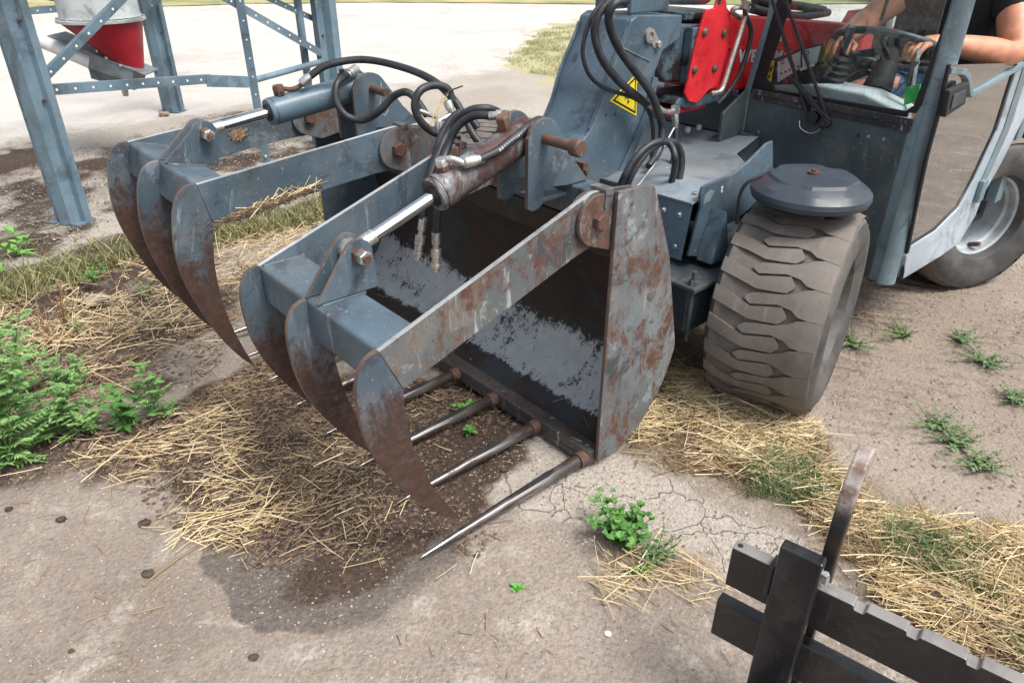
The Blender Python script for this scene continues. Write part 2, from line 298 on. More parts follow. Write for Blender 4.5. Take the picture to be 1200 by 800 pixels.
# ------------------------------------------------------------------ objects and mesh helpers
def meta(o, label=None, cat=None, group=None, kind=None):
    for k, v in (('label', label), ('category', cat), ('group', group), ('kind', kind)):
        if v: o[k] = v
    return o
def thing(name, label, cat, locn=(0, 0, 0), rz=0., group=None):
    o = bpy.data.objects.new(name, None); COL.objects.link(o); o.location = locn; o.rotation_euler = (0, 0, rz); o.empty_display_size = .1
    return meta(o, label, cat, group)
class MB:
    def __init__(s): s.v = []; s.f = []; s.mi = []; s.sm = []
    def add(s, vs, fs, mi=0, sm=False):
        b = len(s.v); s.v += [tuple(v) for v in vs]
        for k, f in enumerate(fs):
            s.f.append([b + i for i in f]); s.mi.append(mi[k] if isinstance(mi, (list, tuple)) else mi); s.sm.append(sm[k] if isinstance(sm, (list, tuple)) else sm)
        return s
    def box(s, x0, x1, y0, y1, z0, z1, mi=0):
        v = [(x, y, z) for x in (x0, x1) for y in (y0, y1) for z in (z0, z1)]
        return s.add(v, [(0, 1, 3, 2), (4, 6, 7, 5), (0, 4, 5, 1), (2, 3, 7, 6), (0, 2, 6, 4), (1, 5, 7, 3)], mi)
    def plate(s, poly, w0, w1, mi=0, rim=1, axes='xz'):
        n = len(poly); a = sum(poly[i][0] * poly[(i + 1) % n][1] - poly[(i + 1) % n][0] * poly[i][1] for i in range(n))
        if a < 0: poly = poly[::-1]
        def P(p, w):
            if axes == 'xz': return (p[0], w, p[1])
            if axes == 'yz': return (w, p[0], p[1])
            return (p[0], p[1], w)
        v = [P(p, w0) for p in poly] + [P(p, w1) for p in poly]
        fs = [list(range(n)), list(range(2 * n - 1, n - 1, -1))] + [(i, i + n, (i + 1) % n + n, (i + 1) % n) for i in range(n)]
        if axes != 'xz': fs = [f[::-1] for f in fs]
        return s.add(v, fs, [mi, mi] + [rim] * n)
    def bar(s, a, b, w, h, up=(0, 0, 1), mi=0):
        a = Vector(a); b = Vector(b); d = (b - a).normalized(); x = d.cross(Vector(up)).normalized(); y = x.cross(d).normalized()
        v = [p + x * sx * w / 2 + y * sy * h / 2 for p in (a, b) for sx, sy in ((-1, -1), (1, -1), (1, 1), (-1, 1))]
        return s.add(v, [(0, 1, 2, 3), (7, 6, 5, 4), (0, 4, 5, 1), (1, 5, 6, 2), (2, 6, 7, 3), (3, 7, 4, 0)], mi)
    def tube(s, pts, rad, n=10, mi=0, caps=True, smooth=0, flat=False):
        P = [Vector(p) for p in pts]
        if smooth:
            Q = []; rr = []; rs = rad if isinstance(rad, (list, tuple)) else [rad] * len(P)
            for i in range(len(P) - 1):
                p0 = P[max(i - 1, 0)]; p1 = P[i]; p2 = P[i + 1]; p3 = P[min(i + 2, len(P) - 1)]
                for k in range(smooth):
                    u = k / smooth; Q.append(.5 * ((2 * p1) + (p2 - p0) * u + (2 * p0 - 5 * p1 + 4 * p2 - p3) * u * u + (3 * p1 - p0 - 3 * p2 + p3) * u ** 3)); rr.append(rs[i] + (rs[i + 1] - rs[i]) * u)
            Q.append(P[-1]); rr.append(rs[-1]); P = Q; rad = rr
        m = len(P); rs = rad if isinstance(rad, (list, tuple)) else [rad] * m
        T = [(P[min(i + 1, m - 1)] - P[max(i - 1, 0)]).normalized() for i in range(m)]
        ref = Vector((0, 0, 1)) if abs(T[0].z) < .9 else Vector((1, 0, 0)); N = (ref - T[0] * ref.dot(T[0])).normalized(); v = []
        for i in range(m):
            N = (N - T[i] * N.dot(T[i])).normalized(); Bn = T[i].cross(N)
            for k in range(n):
                a = 2 * math.pi * k / n; v.append(P[i] + (N * math.cos(a) + Bn * math.sin(a)) * rs[i])
        f = [(i * n + k, i * n + (k + 1) % n, (i + 1) * n + (k + 1) % n, (i + 1) * n + k) for i in range(m - 1) for k in range(n)]; sm = [not flat] * len(f)
        if caps: f += [list(range(n - 1, -1, -1)), [(m - 1) * n + k for k in range(n)]]; sm += [False, False]
        return s.add(v, f, mi, sm)
    def lathe(s, prof, c, ax, n=32, mi=0, sm=True, close=False):
        ax = Vector(ax).normalized(); ref = Vector((0, 0, 1)) if abs(ax.z) < .9 else Vector((1, 0, 0)); N = (ref - ax * ref.dot(ax)).normalized(); Bn = ax.cross(N); c = Vector(c); v = []; f = []
        for r, h in prof:
            for k in range(n):
                a = 2 * math.pi * k / n; v.append(c + ax * h + (N * math.cos(a) + Bn * math.sin(a)) * r)
        m = len(prof)
        for i in range(m - 1 + (1 if close else 0)):
            j = (i + 1) % m
            for k in range(n): f.append((i * n + k, i * n + (k + 1) % n, j * n + (k + 1) % n, j * n + k))
        return s.add(v, f, mi, sm)
    def hexbolt(s, c, ax, r, h, mi=0):
        ax = Vector(ax).normalized(); c = Vector(c)
        s.tube([c, c + ax * h * .85, c + ax * h], [r, r, r * .86], 6, mi, flat=True); return s
    def build(s, name, mat, parent=None, bevel=0., seg=2, locn=None, rot=None):
        me = bpy.data.meshes.new(name); me.from_pydata(s.v, [], s.f)
        for m_ in (mat if isinstance(mat, (list, tuple)) else [mat]): me.materials.append(M[m_] if isinstance(m_, str) else m_)
        nm = len(me.materials); me.polygons.foreach_set('material_index', [min(i, nm - 1) for i in s.mi]); me.polygons.foreach_set('use_smooth', s.sm); me.update()
        o = bpy.data.objects.new(name, me); COL.objects.link(o)
        if parent: o.parent = parent
        if locn is not None: o.location = locn
        if rot is not None: o.rotation_euler = rot
        if any(s.sm) and len(s.f) < 20000: me.set_sharp_from_angle(angle=R(38))
        if bevel:
            b = o.modifiers.new('bevel', 'BEVEL'); b.width = bevel; b.segments = seg; b.limit_method = 'ANGLE'; b.angle_limit = R(40); b.use_clamp_overlap = True
        return o
def fast_mesh(name, V, F, mat, smooth=False):
    me = bpy.data.meshes.new(name); V = np.asarray(V, np.float32); F = np.asarray(F, np.int32)
    me.vertices.add(len(V)); me.vertices.foreach_set('co', V.ravel()); k = F.shape[1]
    me.loops.add(F.size); me.loops.foreach_set('vertex_index', F.ravel()); me.polygons.add(len(F))
    me.polygons.foreach_set('loop_start', np.arange(0, F.size, k, dtype=np.int32)); me.polygons.foreach_set('loop_total', np.full(len(F), k, np.int32))
    me.polygons.foreach_set('use_smooth', np.full(len(F), smooth)); me.update(calc_edges=True); me.validate()
    me.materials.append(M[mat]); o = bpy.data.objects.new(name, me); COL.objects.link(o); return o
def copy_obj(o, parent):
    c = o.copy(); COL.objects.link(c); c.parent = parent; return c
def arc(cx, cz, r, a0, a1, n=8): return [(cx + r * math.cos(R(a0 + (a1 - a0) * i / n)), cz + r * math.sin(R(a0 + (a1 - a0) * i / n))) for i in range(n + 1)]
def bez(pts, n=6):
    P = [Vector((*p, 0)) for p in pts]; o = []
    for i in range(len(P) - 1):
        p0 = P[max(i - 1, 0)]; p1 = P[i]; p2 = P[i + 1]; p3 = P[min(i + 2, len(P) - 1)]
        for k in range(n):
            u = k / n; q = .5 * ((2 * p1) + (p2 - p0) * u + (2 * p0 - 5 * p1 + 4 * p2 - p3) * u * u + (3 * p1 - p0 - 3 * p2 + p3) * u ** 3); o.append((q.x, q.y))
    o.append(tuple(P[-1])[:2]); return o

# ------------------------------------------------------------------ setting: ground sheet and raised slab
def axis(lo, hi, segs):
    a = [lo]
    for end, step in segs:
        while a[-1] < end - 1e-6: a.append(min(a[-1] + step, end))
    while a[-1] < hi: a.append(min(a[-1] + max(.5, abs(a[-1]) * .25), hi))
    return np.array(a)
xs = np.concatenate([-np.geomspace(300, 4.2, 24), np.arange(-3.9, 4.4, .027), np.geomspace(4.5, 300, 24)])
ys = np.concatenate([-np.geomspace(300, 1, 22), np.arange(-.6, 6.2, .027), np.geomspace(6.3, 400, 26)])
X, Y = np.meshgrid(xs, ys); sh = X.shape
P_straw_r = gpoly([(735, 515), (790, 420), (830, 470), (950, 500), (985, 540), (1060, 600), (1200, 625), (1420, 690), (1420, 900), (1200, 850), (1120, 760), (1000, 660), (905, 590), (770, 552)])
P_heap = gpoly([(0, 515), (160, 495), (240, 450), (320, 420), (470, 440), (600, 470), (620, 540), (550, 640), (440, 680), (310, 660), (230, 610), (170, 560), (60, 545), (0, 560)])
P_damp = gpoly([(222, 650), (250, 620), (420, 600), (560, 600), (550, 670), (450, 728), (330, 748), (245, 730)])
P_pale = gpoly([(540, 560), (640, 470), (740, 545), (860, 600), (930, 640), (905, 700), (840, 690), (780, 640), (640, 620)])
P_sand = gpoly([(980, 420), (1020, 340), (1300, 250), (1300, 600), (1080, 610), (1000, 560), (930, 500)])
P_lit = gpoly([(-60, 345), (150, 300), (290, 300), (300, 350), (260, 420), (170, 470), (60, 500), (-60, 520)])
P_tuft = gpoly([(690, 640), (760, 620), (850, 690), (800, 715), (720, 680)])
P_wall = [tuple(world(u, w)[:2]) for u, w in ((-1.5, 2.0), (.9, 2.2), (.9, 3.1), (-1.6, 3.1))]
sand = area(X, Y, P_sand, .25); man = np.maximum(area(X, Y, P_heap, .35, .2) * .95, area(X, Y, P_lit, .4, .35) * .62); damp = area(X, Y, P_damp, .05 + .25 * np.clip((X - G(330, 700)[0]) * 2.2, 0, 1), .10); pale = area(X, Y, P_pale, .25)
strw = np.maximum(area(X, Y, P_straw_r, .25), np.maximum(area(X, Y, P_tuft, .15) * .8, area(X, Y, P_wall, .3) * .35))
far = np.clip((np.hypot(X, Y) - 6) / 3, 0, 1); sand = np.maximum(sand, far)
Z = (fbm(X * 1.3, Y * 1.3, 1) - .5) * .03 + (fbm(X * 9, Y * 9, 5) - .5) * .012 + (fbm(X * 22, Y * 22, 9, 3) - .5) * .006
Z += man * (fbm(X * 14, Y * 14, 21) - .35) * .035 + strw * (fbm(X * 9, Y * 9, 31) - .3) * .03
# tyre prints pressed across the sand track
ul = (X - ORG[0]) * Bv[0] + (Y - ORG[1]) * Bv[1]; wl_ = (X - ORG[0]) * Wv[0] + (Y - ORG[1]) * Wv[1]
pr = np.exp(-((wl_ + .15 + .05 * np.sin(ul * 2)) / .16) ** 4) * (ul > 1.0) + np.exp(-((wl_ + .55 + .12 * (ul - 1.5)) / .15) ** 4) * (ul > .7) * .6
Z += sand * pr * (np.abs(((ul * 1.0 + np.abs(wl_ + .2) * .6) / .075) % 1 - .5) - .32) * .028 * (X < 4.2)
Z *= np.clip(1.6 - np.hypot(X, Y) / 12, 0, 1)
idx = np.arange(X.size).reshape(sh); F = np.stack([idx[:-1, :-1], idx[:-1, 1:], idx[1:, 1:], idx[1:, :-1]], -1).reshape(-1, 4)
gr = fast_mesh('ground', np.stack([X, Y, Z], -1).reshape(-1, 3), F, 'ground', True); meta(gr, kind='structure')
def cattr(o, nm, a, b, c):
    at = o.data.color_attributes.new(nm, 'FLOAT_COLOR', 'POINT'); at.data.foreach_set('color', np.stack([a, b, c, np.ones_like(a)], -1).astype(np.float32).ravel())
cattr(gr, 'm1', sand, man, damp); cattr(gr, 'm2', pale, strw, np.clip(sand * (.25 + .75 * np.clip(pr, 0, 1)), 0, 1) * (np.hypot(X, Y) < 9))
def gz(x, y):
    x = np.asarray(x, float); y = np.asarray(y, float)
    i = np.clip(np.searchsorted(xs, x) - 1, 0, len(xs) - 2); j = np.clip(np.searchsorted(ys, y) - 1, 0, len(ys) - 2)
    fx = (x - xs[i]) / (xs[i + 1] - xs[i]); fy = (y - ys[j]) / (ys[j + 1] - ys[j])
    return Z[j, i] * (1 - fx) * (1 - fy) + Z[j, i + 1] * fx * (1 - fy) + Z[j + 1, i] * (1 - fx) * fy + Z[j + 1, i + 1] * fx * fy
# raised concrete slab on which the silo stands; its front face is rough and mossy
us = np.concatenate([np.arange(-12, -3, .3), np.arange(-3, 2.6, .03), np.arange(2.6, 11, .1), np.arange(11, 40, .7)])
rows = [(-.02, -.06), (-.015, -.01), (-.005, .03), (.0, .06), (.008, .085), (.03, .098)]
ws = np.concatenate([np.arange(.06, 1.8, .03), np.arange(1.8, 10, .12), np.arange(10, 45, 1.)])
UU = np.repeat(us[None], len(rows) + len(ws), 0); WW = np.zeros_like(UU); ZZ = np.zeros_like(UU)
edge = 2.92 + (fbm(us * 2.2, us * 0 + 3, 8) - .5) * .16 + (fbm(us * 14, us * 0, 18) - .5) * .07
for i, (dw, z0) in enumerate(rows): WW[i] = edge + dw + (fbm(us * 16, us * 0 + i * .9, 44) - .5) * .06; ZZ[i] = z0
for i, w0 in enumerate(ws): WW[len(rows) + i] = edge * max(0, 1 - w0 / 2) + 2.92 * min(1, w0 / 2) + w0; ZZ[len(rows) + i] = .1
SX = ORG[0] + Bv[0] * UU + Wv[0] * WW; SY = ORG[1] + Bv[1] * UU + Wv[1] * WW
ZZ += (fbm(SX * 1.5, SY * 1.5, 2) - .5) * .02 * (ZZ > .05) + (fbm(SX * 12, SY * 12, 6) - .5) * .012 * (ZZ > .05)
fe = np.clip(1 - (WW - edge) / .35, 0, 1); moss = np.clip(np.clip(1 - (WW - edge) / .12, 0, 1) * (.5 + fbm(SX * 5, SY * 5, 12) * 1.0), 0, 1)
dirt = area(SX, SY, gpoly([(-200, 330), (-200, 190), (100, 165), (230, 150), (300, 122), (420, 118), (420, 260), (250, 290)], .1), .5, .5) * .85
dirt *= np.clip(fbm(SX * 3, SY * 3, 61) * 2 - .35, 0, 1)
patch = area(SX, SY, gpoly([(588, 72), (640, 30), (705, 20), (720, 110), (655, 102)], .1), .5, .5, 9)
idx = np.arange(UU.size).reshape(UU.shape); F = np.stack([idx[:-1, :-1], idx[:-1, 1:], idx[1:, 1:], idx[1:, :-1]], -1).reshape(-1, 4)
sl = fast_mesh('concrete_slab', np.stack([SX, SY, ZZ], -1).reshape(-1, 3), F, 'slab', True); meta(sl, kind='structure')
cattr(sl, 'm1', SX * 0, dirt * .95, SX * 0); near = np.clip((WW - 5.2) / 1.5, 0, 1) * np.clip(.45 + fbm(SX * .5, SY * .5, 91) * 1.1, 0, 1); cattr(sl, 'm2', near, patch, moss)  # far yard's brightness put into a paler slab colour
b = MB(); n = 60
gy = [17.8 + 1.2 * math.sin(i * .37) + .6 * math.sin(i * 1.1) for i in range(n)]
v = [(-60 + i * 3.0, gy[i], .115) for i in range(n)] + [(-60 + i * 3.0, 60, .115) for i in range(n)] + [(-400 + i * 14, 420, .115) for i in range(n)]
b.add(v, [(i, i + 1, i + 1 + n, i + n) for i in range(n - 1)] + [(i + n, i + 1 + n, i + 1 + 2 * n, i + 2 * n) for i in range(n - 1)])
meta(b.build('grass_field', 'fargrass'), kind='structure')

# ------------------------------------------------------------------ feed silo on its braced steel legs
silo = thing('feed_silo', 'blue grey braced steel silo frame with a red outlet funnel standing on the concrete slab', 'silo', (-2.95, 5.6, .1))
SL = Vector((-2.95, 5.6, .1))
L1, L2, L3, L4 = (Vector(p) - SL for p in ((-2.61, 4.09, .1), (-3.24, 7.1, .1), (-1.42, 6.05, .1), (-4.45, 5.2, .1)))
def legmesh(sx, sy):
    b = MB(); h = 3.4; a = .105
    prof = [(-a, -.05), (-a, .0), (-.035, .0), (-.02, .06), (.055, .06), (.07, .0), (a, .0), (a, -.05), (a - .006, -.05), (a - .006, -.006), (.065, -.006), (.05, .054), (-.015, .054), (-.03, -.006), (-a + .006, -.006), (-a + .006, -.05)]
    b.plate([(x * sx, y * sy) for x, y in prof], 0, h, 0, 0, 'xy'); return b
for L, a in ((L1, -14), (L2, -14), (L3, 62), (L4, 62)):
    o = legmesh(1, -1).build('leg', 'galv', silo, locn=L, rot=(0, 0, R(a)))
    bb = MB().box(-.11, .11, -.06, .07, -.001, .010); bb.build('foot_plate', 'galv', o)
    for z in (.35, .8, 1.25): MB().hexbolt((-.07, .002 - .0 , z), (0, -1, 0), .011, .012).build('bolt', 'rust', o)
    for zz in (.7, 1.1): MB().hexbolt((.082, -.006, zz), (0, -1, 0), .010, .012).build('bolt', 'rust', o)
def lbar(name, a, b_, w=.05, holes=0, mat='galv'):
    a = Vector(a) - SL; b_ = Vector(b_) - SL; d = (b_ - a).normalized(); b = MB(); side = d.cross(Vector((0, 0, 1))).normalized()
    b.bar(a, b_, .004, w); b.bar(a + side * -.02 + Vector((0, 0, w / 2 - .002)), b_ + side * -.02 + Vector((0, 0, w / 2 - .002)), .04, .004)
    o = b.build(name, mat, silo)
    if holes:
        L = (b_ - a).length; k = 0
        while .06 + k * .105 < L - .04:
            c = a + d * (.06 + k * .105); MB().tube([c + side * .0032, c - side * .0032], .007, 8).build('hole', 'white', o); k += 1
    return o
lbar('horizontal_bar', (-2.534, 4.10, .845), (-1.99, 5.04, .745), .055, 1)
lbar('horizontal_bar', (-2.01, 5.00, .74), (-1.835, 5.30, .68), .075)
lbar('brace', (-2.54, 4.12, .90), (-2.16, 4.75, 1.36), .045, 1)
lbar('brace', (-1.95, 5.2, 1.27), (-1.47, 5.95, .78), .05, 1)
lbar('brace', (-1.75, 5.55, 1.22), (-1.45, 6.2, .95), .04, 1)
lbar('brace', (-3.2, 7.0, 1.0), (-2.5, 6.7, 1.45), .05, 1); lbar('brace', (-3.3, 7.0, .95), (-4.2, 5.5, 1.4), .05, 1)
lbar('horizontal_bar', (-2.55, 4.2, 1.45), (-1.45, 5.95, 1.22), .05, 0); lbar('horizontal_bar', (-4.4, 5.25, 1.05), (-3.3, 7.0, 1.05), .05, 1); lbar('horizontal_bar', (-3.2, 7.05, 1.3), (-1.5, 6.1, 1.22), .05, 0)
lbar('horizontal_bar', (-2.60, 4.15, 1.22), (-4.35, 5.15, 1.22), .05, 0)
b = MB(); b.tube([Vector((-1.83, 5.36, .68)) - SL, Vector((-1.47, 5.95, .72)) - SL], .022, 10); b.build('tie_tube', 'galv', silo)
b = MB(); b.plate([(-.028, -.02), (.028, -.02), (.028, -.014), (-.022, -.014), (-.022, .02), (-.028, .02)], 0, 3.0, 0, 0, 'xy')
po = b.build('post', 'galv', silo, locn=Vector((-1.825, 5.36, .1)) - SL, rot=(0, 0, R(10)))
for k in range(14): MB().tube([(.004, -.0205, .25 + k * .12), (.004, -.0215, .25 + k * .12)], .006, 8).build('hole', 'white', po)
MB().hexbolt((0, -.02, .05), (0, -1, 0), .012, .012).build('bolt', 'zinc', po)
b = MB(); b.tube([(1.36, .32, 0), (1.36, .32, 3.0)], .03, 12); b.build('pipe', 'galv', silo)
fc = Vector((-2.86, 5.5, .1)) - SL; fz = lambda z: z - .1
b = MB(); b.lathe([(.15, fz(1.9)), (.255, fz(1.9)), (.255, fz(1.10)), (.262, fz(1.08))], (fc.x, fc.y, 0), (0, 0, 1), 40); b.build('hopper_skirt', 'galvlight', silo)
b = MB(); b.lathe([(.262, fz(1.075)), (.285, fz(1.072)), (.285, fz(1.055)), (.262, fz(1.05)), (.262, fz(1.075))], (fc.x, fc.y, 0), (0, 0, 1), 40); fl = b.build('flange', 'galvlight', silo)
for k in range(16): a = k * math.pi / 8; MB().hexbolt((fc.x + .273 * math.cos(a), fc.y + .273 * math.sin(a), fz(1.072)), (0, 0, 1), .01, .012).build('bolt', 'zinc', fl)
b = MB(); n = 40; top = [(fc.x + .26 * math.cos(2 * math.pi * k / n), fc.y + .26 * math.sin(2 * math.pi * k / n), fz(1.05)) for k in range(n)]
bot = [(fc.x + .07 + .14 * math.cos(2 * math.pi * k / n), fc.y + .1 * math.sin(2 * math.pi * k / n), fz(.80 - .30 * .14 * math.cos(2 * math.pi * k / n) * 1.9)) for k in range(n)]
b.add(top + bot, [(k, n + k, n + (k + 1) % n, (k + 1) % n) for k in range(n)], 0, True); cone = b.build('funnel', 'redmatte', silo)
for k in range(5):
    c = Vector(bot[(k * 4 + 24) % n]); MB().hexbolt(c + Vector((0, -.02, -.005)), (0, 0, 1), .012, .016).build('bolt', 'zinc', cone)
# sloping auger box under the funnel
b = MB(); tl = Vector((fc.x - .34, fc.y, fz(.97))); tr = Vector((fc.x + .25, fc.y, fz(.72))); d = (tr - tl).normalized(); nrm = Vector((-d.z, 0, d.x))
sec = lambda p, hw, dep: [p + Vector((0, -hw, 0)), p + Vector((0, hw, 0)), p + Vector((0, hw, 0)) - nrm * dep * .55, p + Vector((0, hw * .4, 0)) - nrm * dep, p + Vector((0, -hw * .4, 0)) - nrm * dep, p + Vector((0, -hw, 0)) - nrm * dep * .55]
a0 = sec(tl + d * .28, .11, .20); a1 = sec(tr - d * .06, .11, .16); b.add(a0 + a1, [(0, 1, 2, 3, 4, 5), (11, 10, 9, 8, 7, 6)] + [(i, 6 + i, 6 + (i + 1) % 6, (i + 1) % 6) for i in range(6)]); bx = b.build('auger_box', 'zincdull', silo, .004)
MB().bar(tl, tr + d * .02, .235, .010, up=nrm).build('box_lid', 'zincdull', bx, .003)
b = MB(); q = tl + d * .34 - nrm * .10; b.tube([q - d * .75 + nrm * .02, q], .05, 18); tu = b.build('auger_tube', 'white', silo); MB().tube([q - d * .06, q - d * .03], .056, 18).build('clamp', 'zinc', tu)
MB().tube([tr - nrm * .16 - d * .16, tr - nrm * .24 - d * .13], [.03, .02], 10).build('outlet_spout', 'zinc', silo)

# ------------------------------------------------------------------ grapple fork (manure fork with two gripping jaws)
FR = lambda: (Vector((ORG[0], ORG[1], 0)), AZ)
gf = thing('grapple_fork', 'blue grey rusty manure grapple fork with six curved claws mounted in front of the loader', 'grapple', *FR())
BW = 1.80
side = [(0, .035), (.007, .974)] + arc(.125, .91, .06, 85, 15, 6) + [(.275, .71), (.362, .37)] + bez([(.362, .34), (.335, .26), (.285, .175), (.20, .085), (.10, .04)], 4)
o = MB().plate(side, 0, .014, 0, 1).build('side_plate', ['blue_rusty', 'edge'], gf, .0025)
o = MB().plate(side, BW, BW + .014, 0, 1).build('side_plate', ['blue', 'edge'], gf, .0025)
prof = [(.002, .062), (.07, .062), (.14, .078), (.205, .115), (.265, .175), (.31, .25), (.338, .34), (.325, .45), (.29, .58), (.255, .70), (.205, .79)]
b = MB(); n = len(prof); nw = 20
off = [(p[0] + .012, p[1] - .012) for p in prof]
for pr_, fl_ in ((prof, 0), (off, 1)):
    v = [(p[0], .0145 + (BW - .015) * k / nw, p[1]) for k in range(nw + 1) for p in pr_]
    f = [(k * n + i, k * n + i + 1, (k + 1) * n + i + 1, (k + 1) * n + i) for k in range(nw) for i in range(n - 1)]
    if not fl_: f = [g[::-1] for g in f]
    b.add(v, f, fl_, True)
b.build('bucket_shell', ['inside', 'blue'], gf)
b = MB().box(-.03, .012, .016, BW - .002, .024, .05).box(-.03, -.018, .016, BW - .002, .05, .082).box(-.018, .03, .016, BW - .002, .064, .078)
b.build('cutting_edge', 'edge_dark', gf, .003)
MB().box(.125, .215, .016, BW - .002, .80, .90).build('top_beam', ['blue', 'edge'], gf, .008, 3)
MB().box(.13, .20, .016, BW - .002, .70, .795).build('back_stiffener', 'inside', gf, .004)
for k in range(8):
    w0 = .035 + k * .2355; L = -.70 if k == 0 else -.63
    b = MB(); b.tube([(.03, w0, .052), (-.03, w0, .052), (-.16, w0, .052), (L * .55, w0, .049), (L * .82, w0, .044), (L * .96, w0, .040), (L, w0, .038)], [.021, .021, .021, .0175, .0115, .005, .001], 14)
    tn = b.build('tine', 'steelwear', gf); MB().tube([(-.062, w0, .052), (-.03, w0, .052)], .027, 14).build('socket', 'rust', tn)
    g_ = MB(); g_.add([(-.17, w0 - .006, .0735), (-.17, w0 + .006, .0735), (-.20, w0 + .011, .0728), (L * .8, w0 + .005, .0565), (L * .8, w0 - .005, .0565), (-.20, w0 - .011, .0728)], [(0, 1, 2, 5), (5, 2, 3, 4)]); g_.build('groove', 'blackplastic', tn)
PU, PZ = -.05, .90                                     # jaw pivot
def rel(pts): return [(x - PU, z - PZ) for x, z in pts]
arm_poly = rel([(-.764, .745), (-.706, .617)] + [(-.13, .800)]) + arc(0, 0, .078, -80, 95, 10) + rel([(-.092, .967)])
claw_out = bez([(-.764, .747), (-.798, .735), (-.822, .70), (-.832, .64), (-.824, .53), (-.795, .43), (-.745, .33), (-.67, .215), (-.60, .135), (-.541, .086)], 4)
claw_in = bez([(-.541, .086), (-.585, .16), (-.635, .26), (-.675, .37), (-.700, .49), (-.706, .60), (-.700, .65)], 4)
claw_mid = claw_out + claw_in[1:] + [(-.69, .66), (-.752, .66)]
claw_end = claw_out + claw_in[1:-1] + [(-.706, .615)]
clev = rel([(-.760, .748), (-.69, .84)]) + [(x, z) for x, z in arc(-.575, -.045, .043, 150, 10, 8)] + rel([(-.575, .748)])
def jaw(w0, w1, wm, wc, rot, tag):
    """one gripping jaw, built round its pivot; w0 and w1 are the arms, wm the middle claw, wc the clevis"""
    b = MB(); b.box(-.712, -.57, w0 + .008, w1 - .008, -.275, -.155)
    jb = b.build('jaw_beam', ['blue'], gf, .012, 3, locn=(PU, 0, PZ), rot=(0, rot, 0))
    ar = []
    for k, w in enumerate((w0, w1)):
        s_ = 1 if w == w0 else -1; a, c = (w - .008, w + .008)
        MB().plate(arm_poly, a, c, 0, 1).build('arm', ['blue_rusty' if (tag == 'R' and k == 0) else 'blue', 'edge_light'], jb, .002)
    for k, w in enumerate((w0, wm, w1)):
        pl = rel(claw_mid if k == 1 else claw_end); e = 0 if k == 1 else (.0005 if k == 0 else -.0005)
        if k == 1: MB().plate(pl, w - .009, w + .009, 0, 1).build('claw', ['claw', 'edge'], jb, .002)
        else:
            MB().plate([(x - .002, z) for x, z in pl], w - .0085, w + .0075, 0, 1).build('claw', ['claw', 'edge'], jb, .002)
    for w in (wc - .036, wc + .024): MB().plate(clev, w, w + .012, 0, 1).build('clevis_plate', ['blue', 'edge'], jb, .0015)
    cx, cz = -.575, -.045
    b = MB().tube([(cx, wc - .085, cz), (cx, wc + .055, cz)], .011, 10); b.hexbolt((cx, wc - .036, cz), (0, -1, 0), .024, .02); b.build('pin_bolt', ['rust'], jb)
    MB().hexbolt((cx, wc - .058, cz), (0, -1, 0), .021, .02).build('lock_nut', 'zinc', jb)
    MB().tube([(cx, wc - .022, cz), (cx, wc + .022, cz)], .031, 18).build('rod_eye', 'zinc', jb)
    for y_, z_ in ((w0 + .012, -.158), (w1 - .012, -.158), (wc - .042, -.155)): MB().tube([(-.57, y_, z_), (-.70, y_, z_)], .005, 6).build('weld', 'blue', jb)
    for w in (w0, w1):                                # pivot lugs on the fork frame either side of each arm
        for k, dw in enumerate((-.026, .012)):
            pl = arc(PU, PZ, .075, 80, 250, 12) + [(.0, .80), (.128, .82), (.128, .955)]
            MB().plate(pl, w + dw, w + dw + .013, 0, 1).build('pivot_lug', ['blue_rusty' if k == 0 else 'blue', 'edge'], gf, .002)
        b = MB().hexbolt((PU, w - .027, PZ), (0, -1, 0), .027, .022); b.tube([(PU, w - .03, PZ), (PU, w + .045, PZ)], .016, 10); b.build('pivot_bolt', 'rust', gf)
        b = MB().box(-.03, .0, w - .03, w + .03, .965, .985).box(-.03, -.022, w - .03, w + .03, .93, .965); b.build('stop_bracket', ['blue_rusty'], gf, .002)
    return jb, (PU + cx * math.cos(rot) + cz * math.sin(rot), PZ - cx * math.sin(rot) + cz * math.cos(rot))
jR, eyeR = jaw(.043, .70, .405, .375, 0., 'R')
jL, eyeL = jaw(1.05, 1.745, 1.40, 1.385, R(13.1), 'L')
def cylinder(wc, eye, back, Lb, mat, r=.052):
    a = Vector((eye[0], wc, eye[1])); p = Vector((back[0], wc, back[1])); d = (p - a).normalized(); f0 = p - d * Lb
    b = MB().tube([f0, f0 + d * .012, f0 + d * .0121, f0 + d * .018, f0 + d * .0181, p - d * .02], [r * .93, r * 1.02, r * .94, r * .94, r * 1.0, r], 28); b.tube([p + Vector((0, -.028, 0)), p + Vector((0, .028, 0))], r * .9, 20)
    cy = b.build('hydraulic_cylinder', mat, gf)
    MB().tube([a + d * .028, f0 + d * .01], .0175, 20).build('piston_rod', 'chrome', cy)
    MB().tube([a + d * .02, a + d * .075], .021, 16).build('rod_end', 'zinc', cy)
    MB().tube([f0 - d * .006, f0 + d * .002], r * .62, 20).build('gland', 'blackplastic', cy)
    up = Vector((-d.z, 0, d.x)) * -1; up = up if up.z > 0 else -up
    for q in (f0 + d * .06, p - d * .07): MB().tube([q + up * r * .9, q + up * (r + .014)], .020, 14).tube([q + up * (r + .012), q + up * (r + .03)], .011, 8).build('port', 'rust' if mat == 'barrel' else 'blackplastic', cy)
    return cy, f0, p, d, up
cR, fR, pR, dR, upR = cylinder(.375, eyeR, (.0, 1.066), .37, 'barrel')
cL, fL, pL, dL, upL = cylinder(1.385, eyeL, (.03, 1.065), .40, 'barrel2', .05)
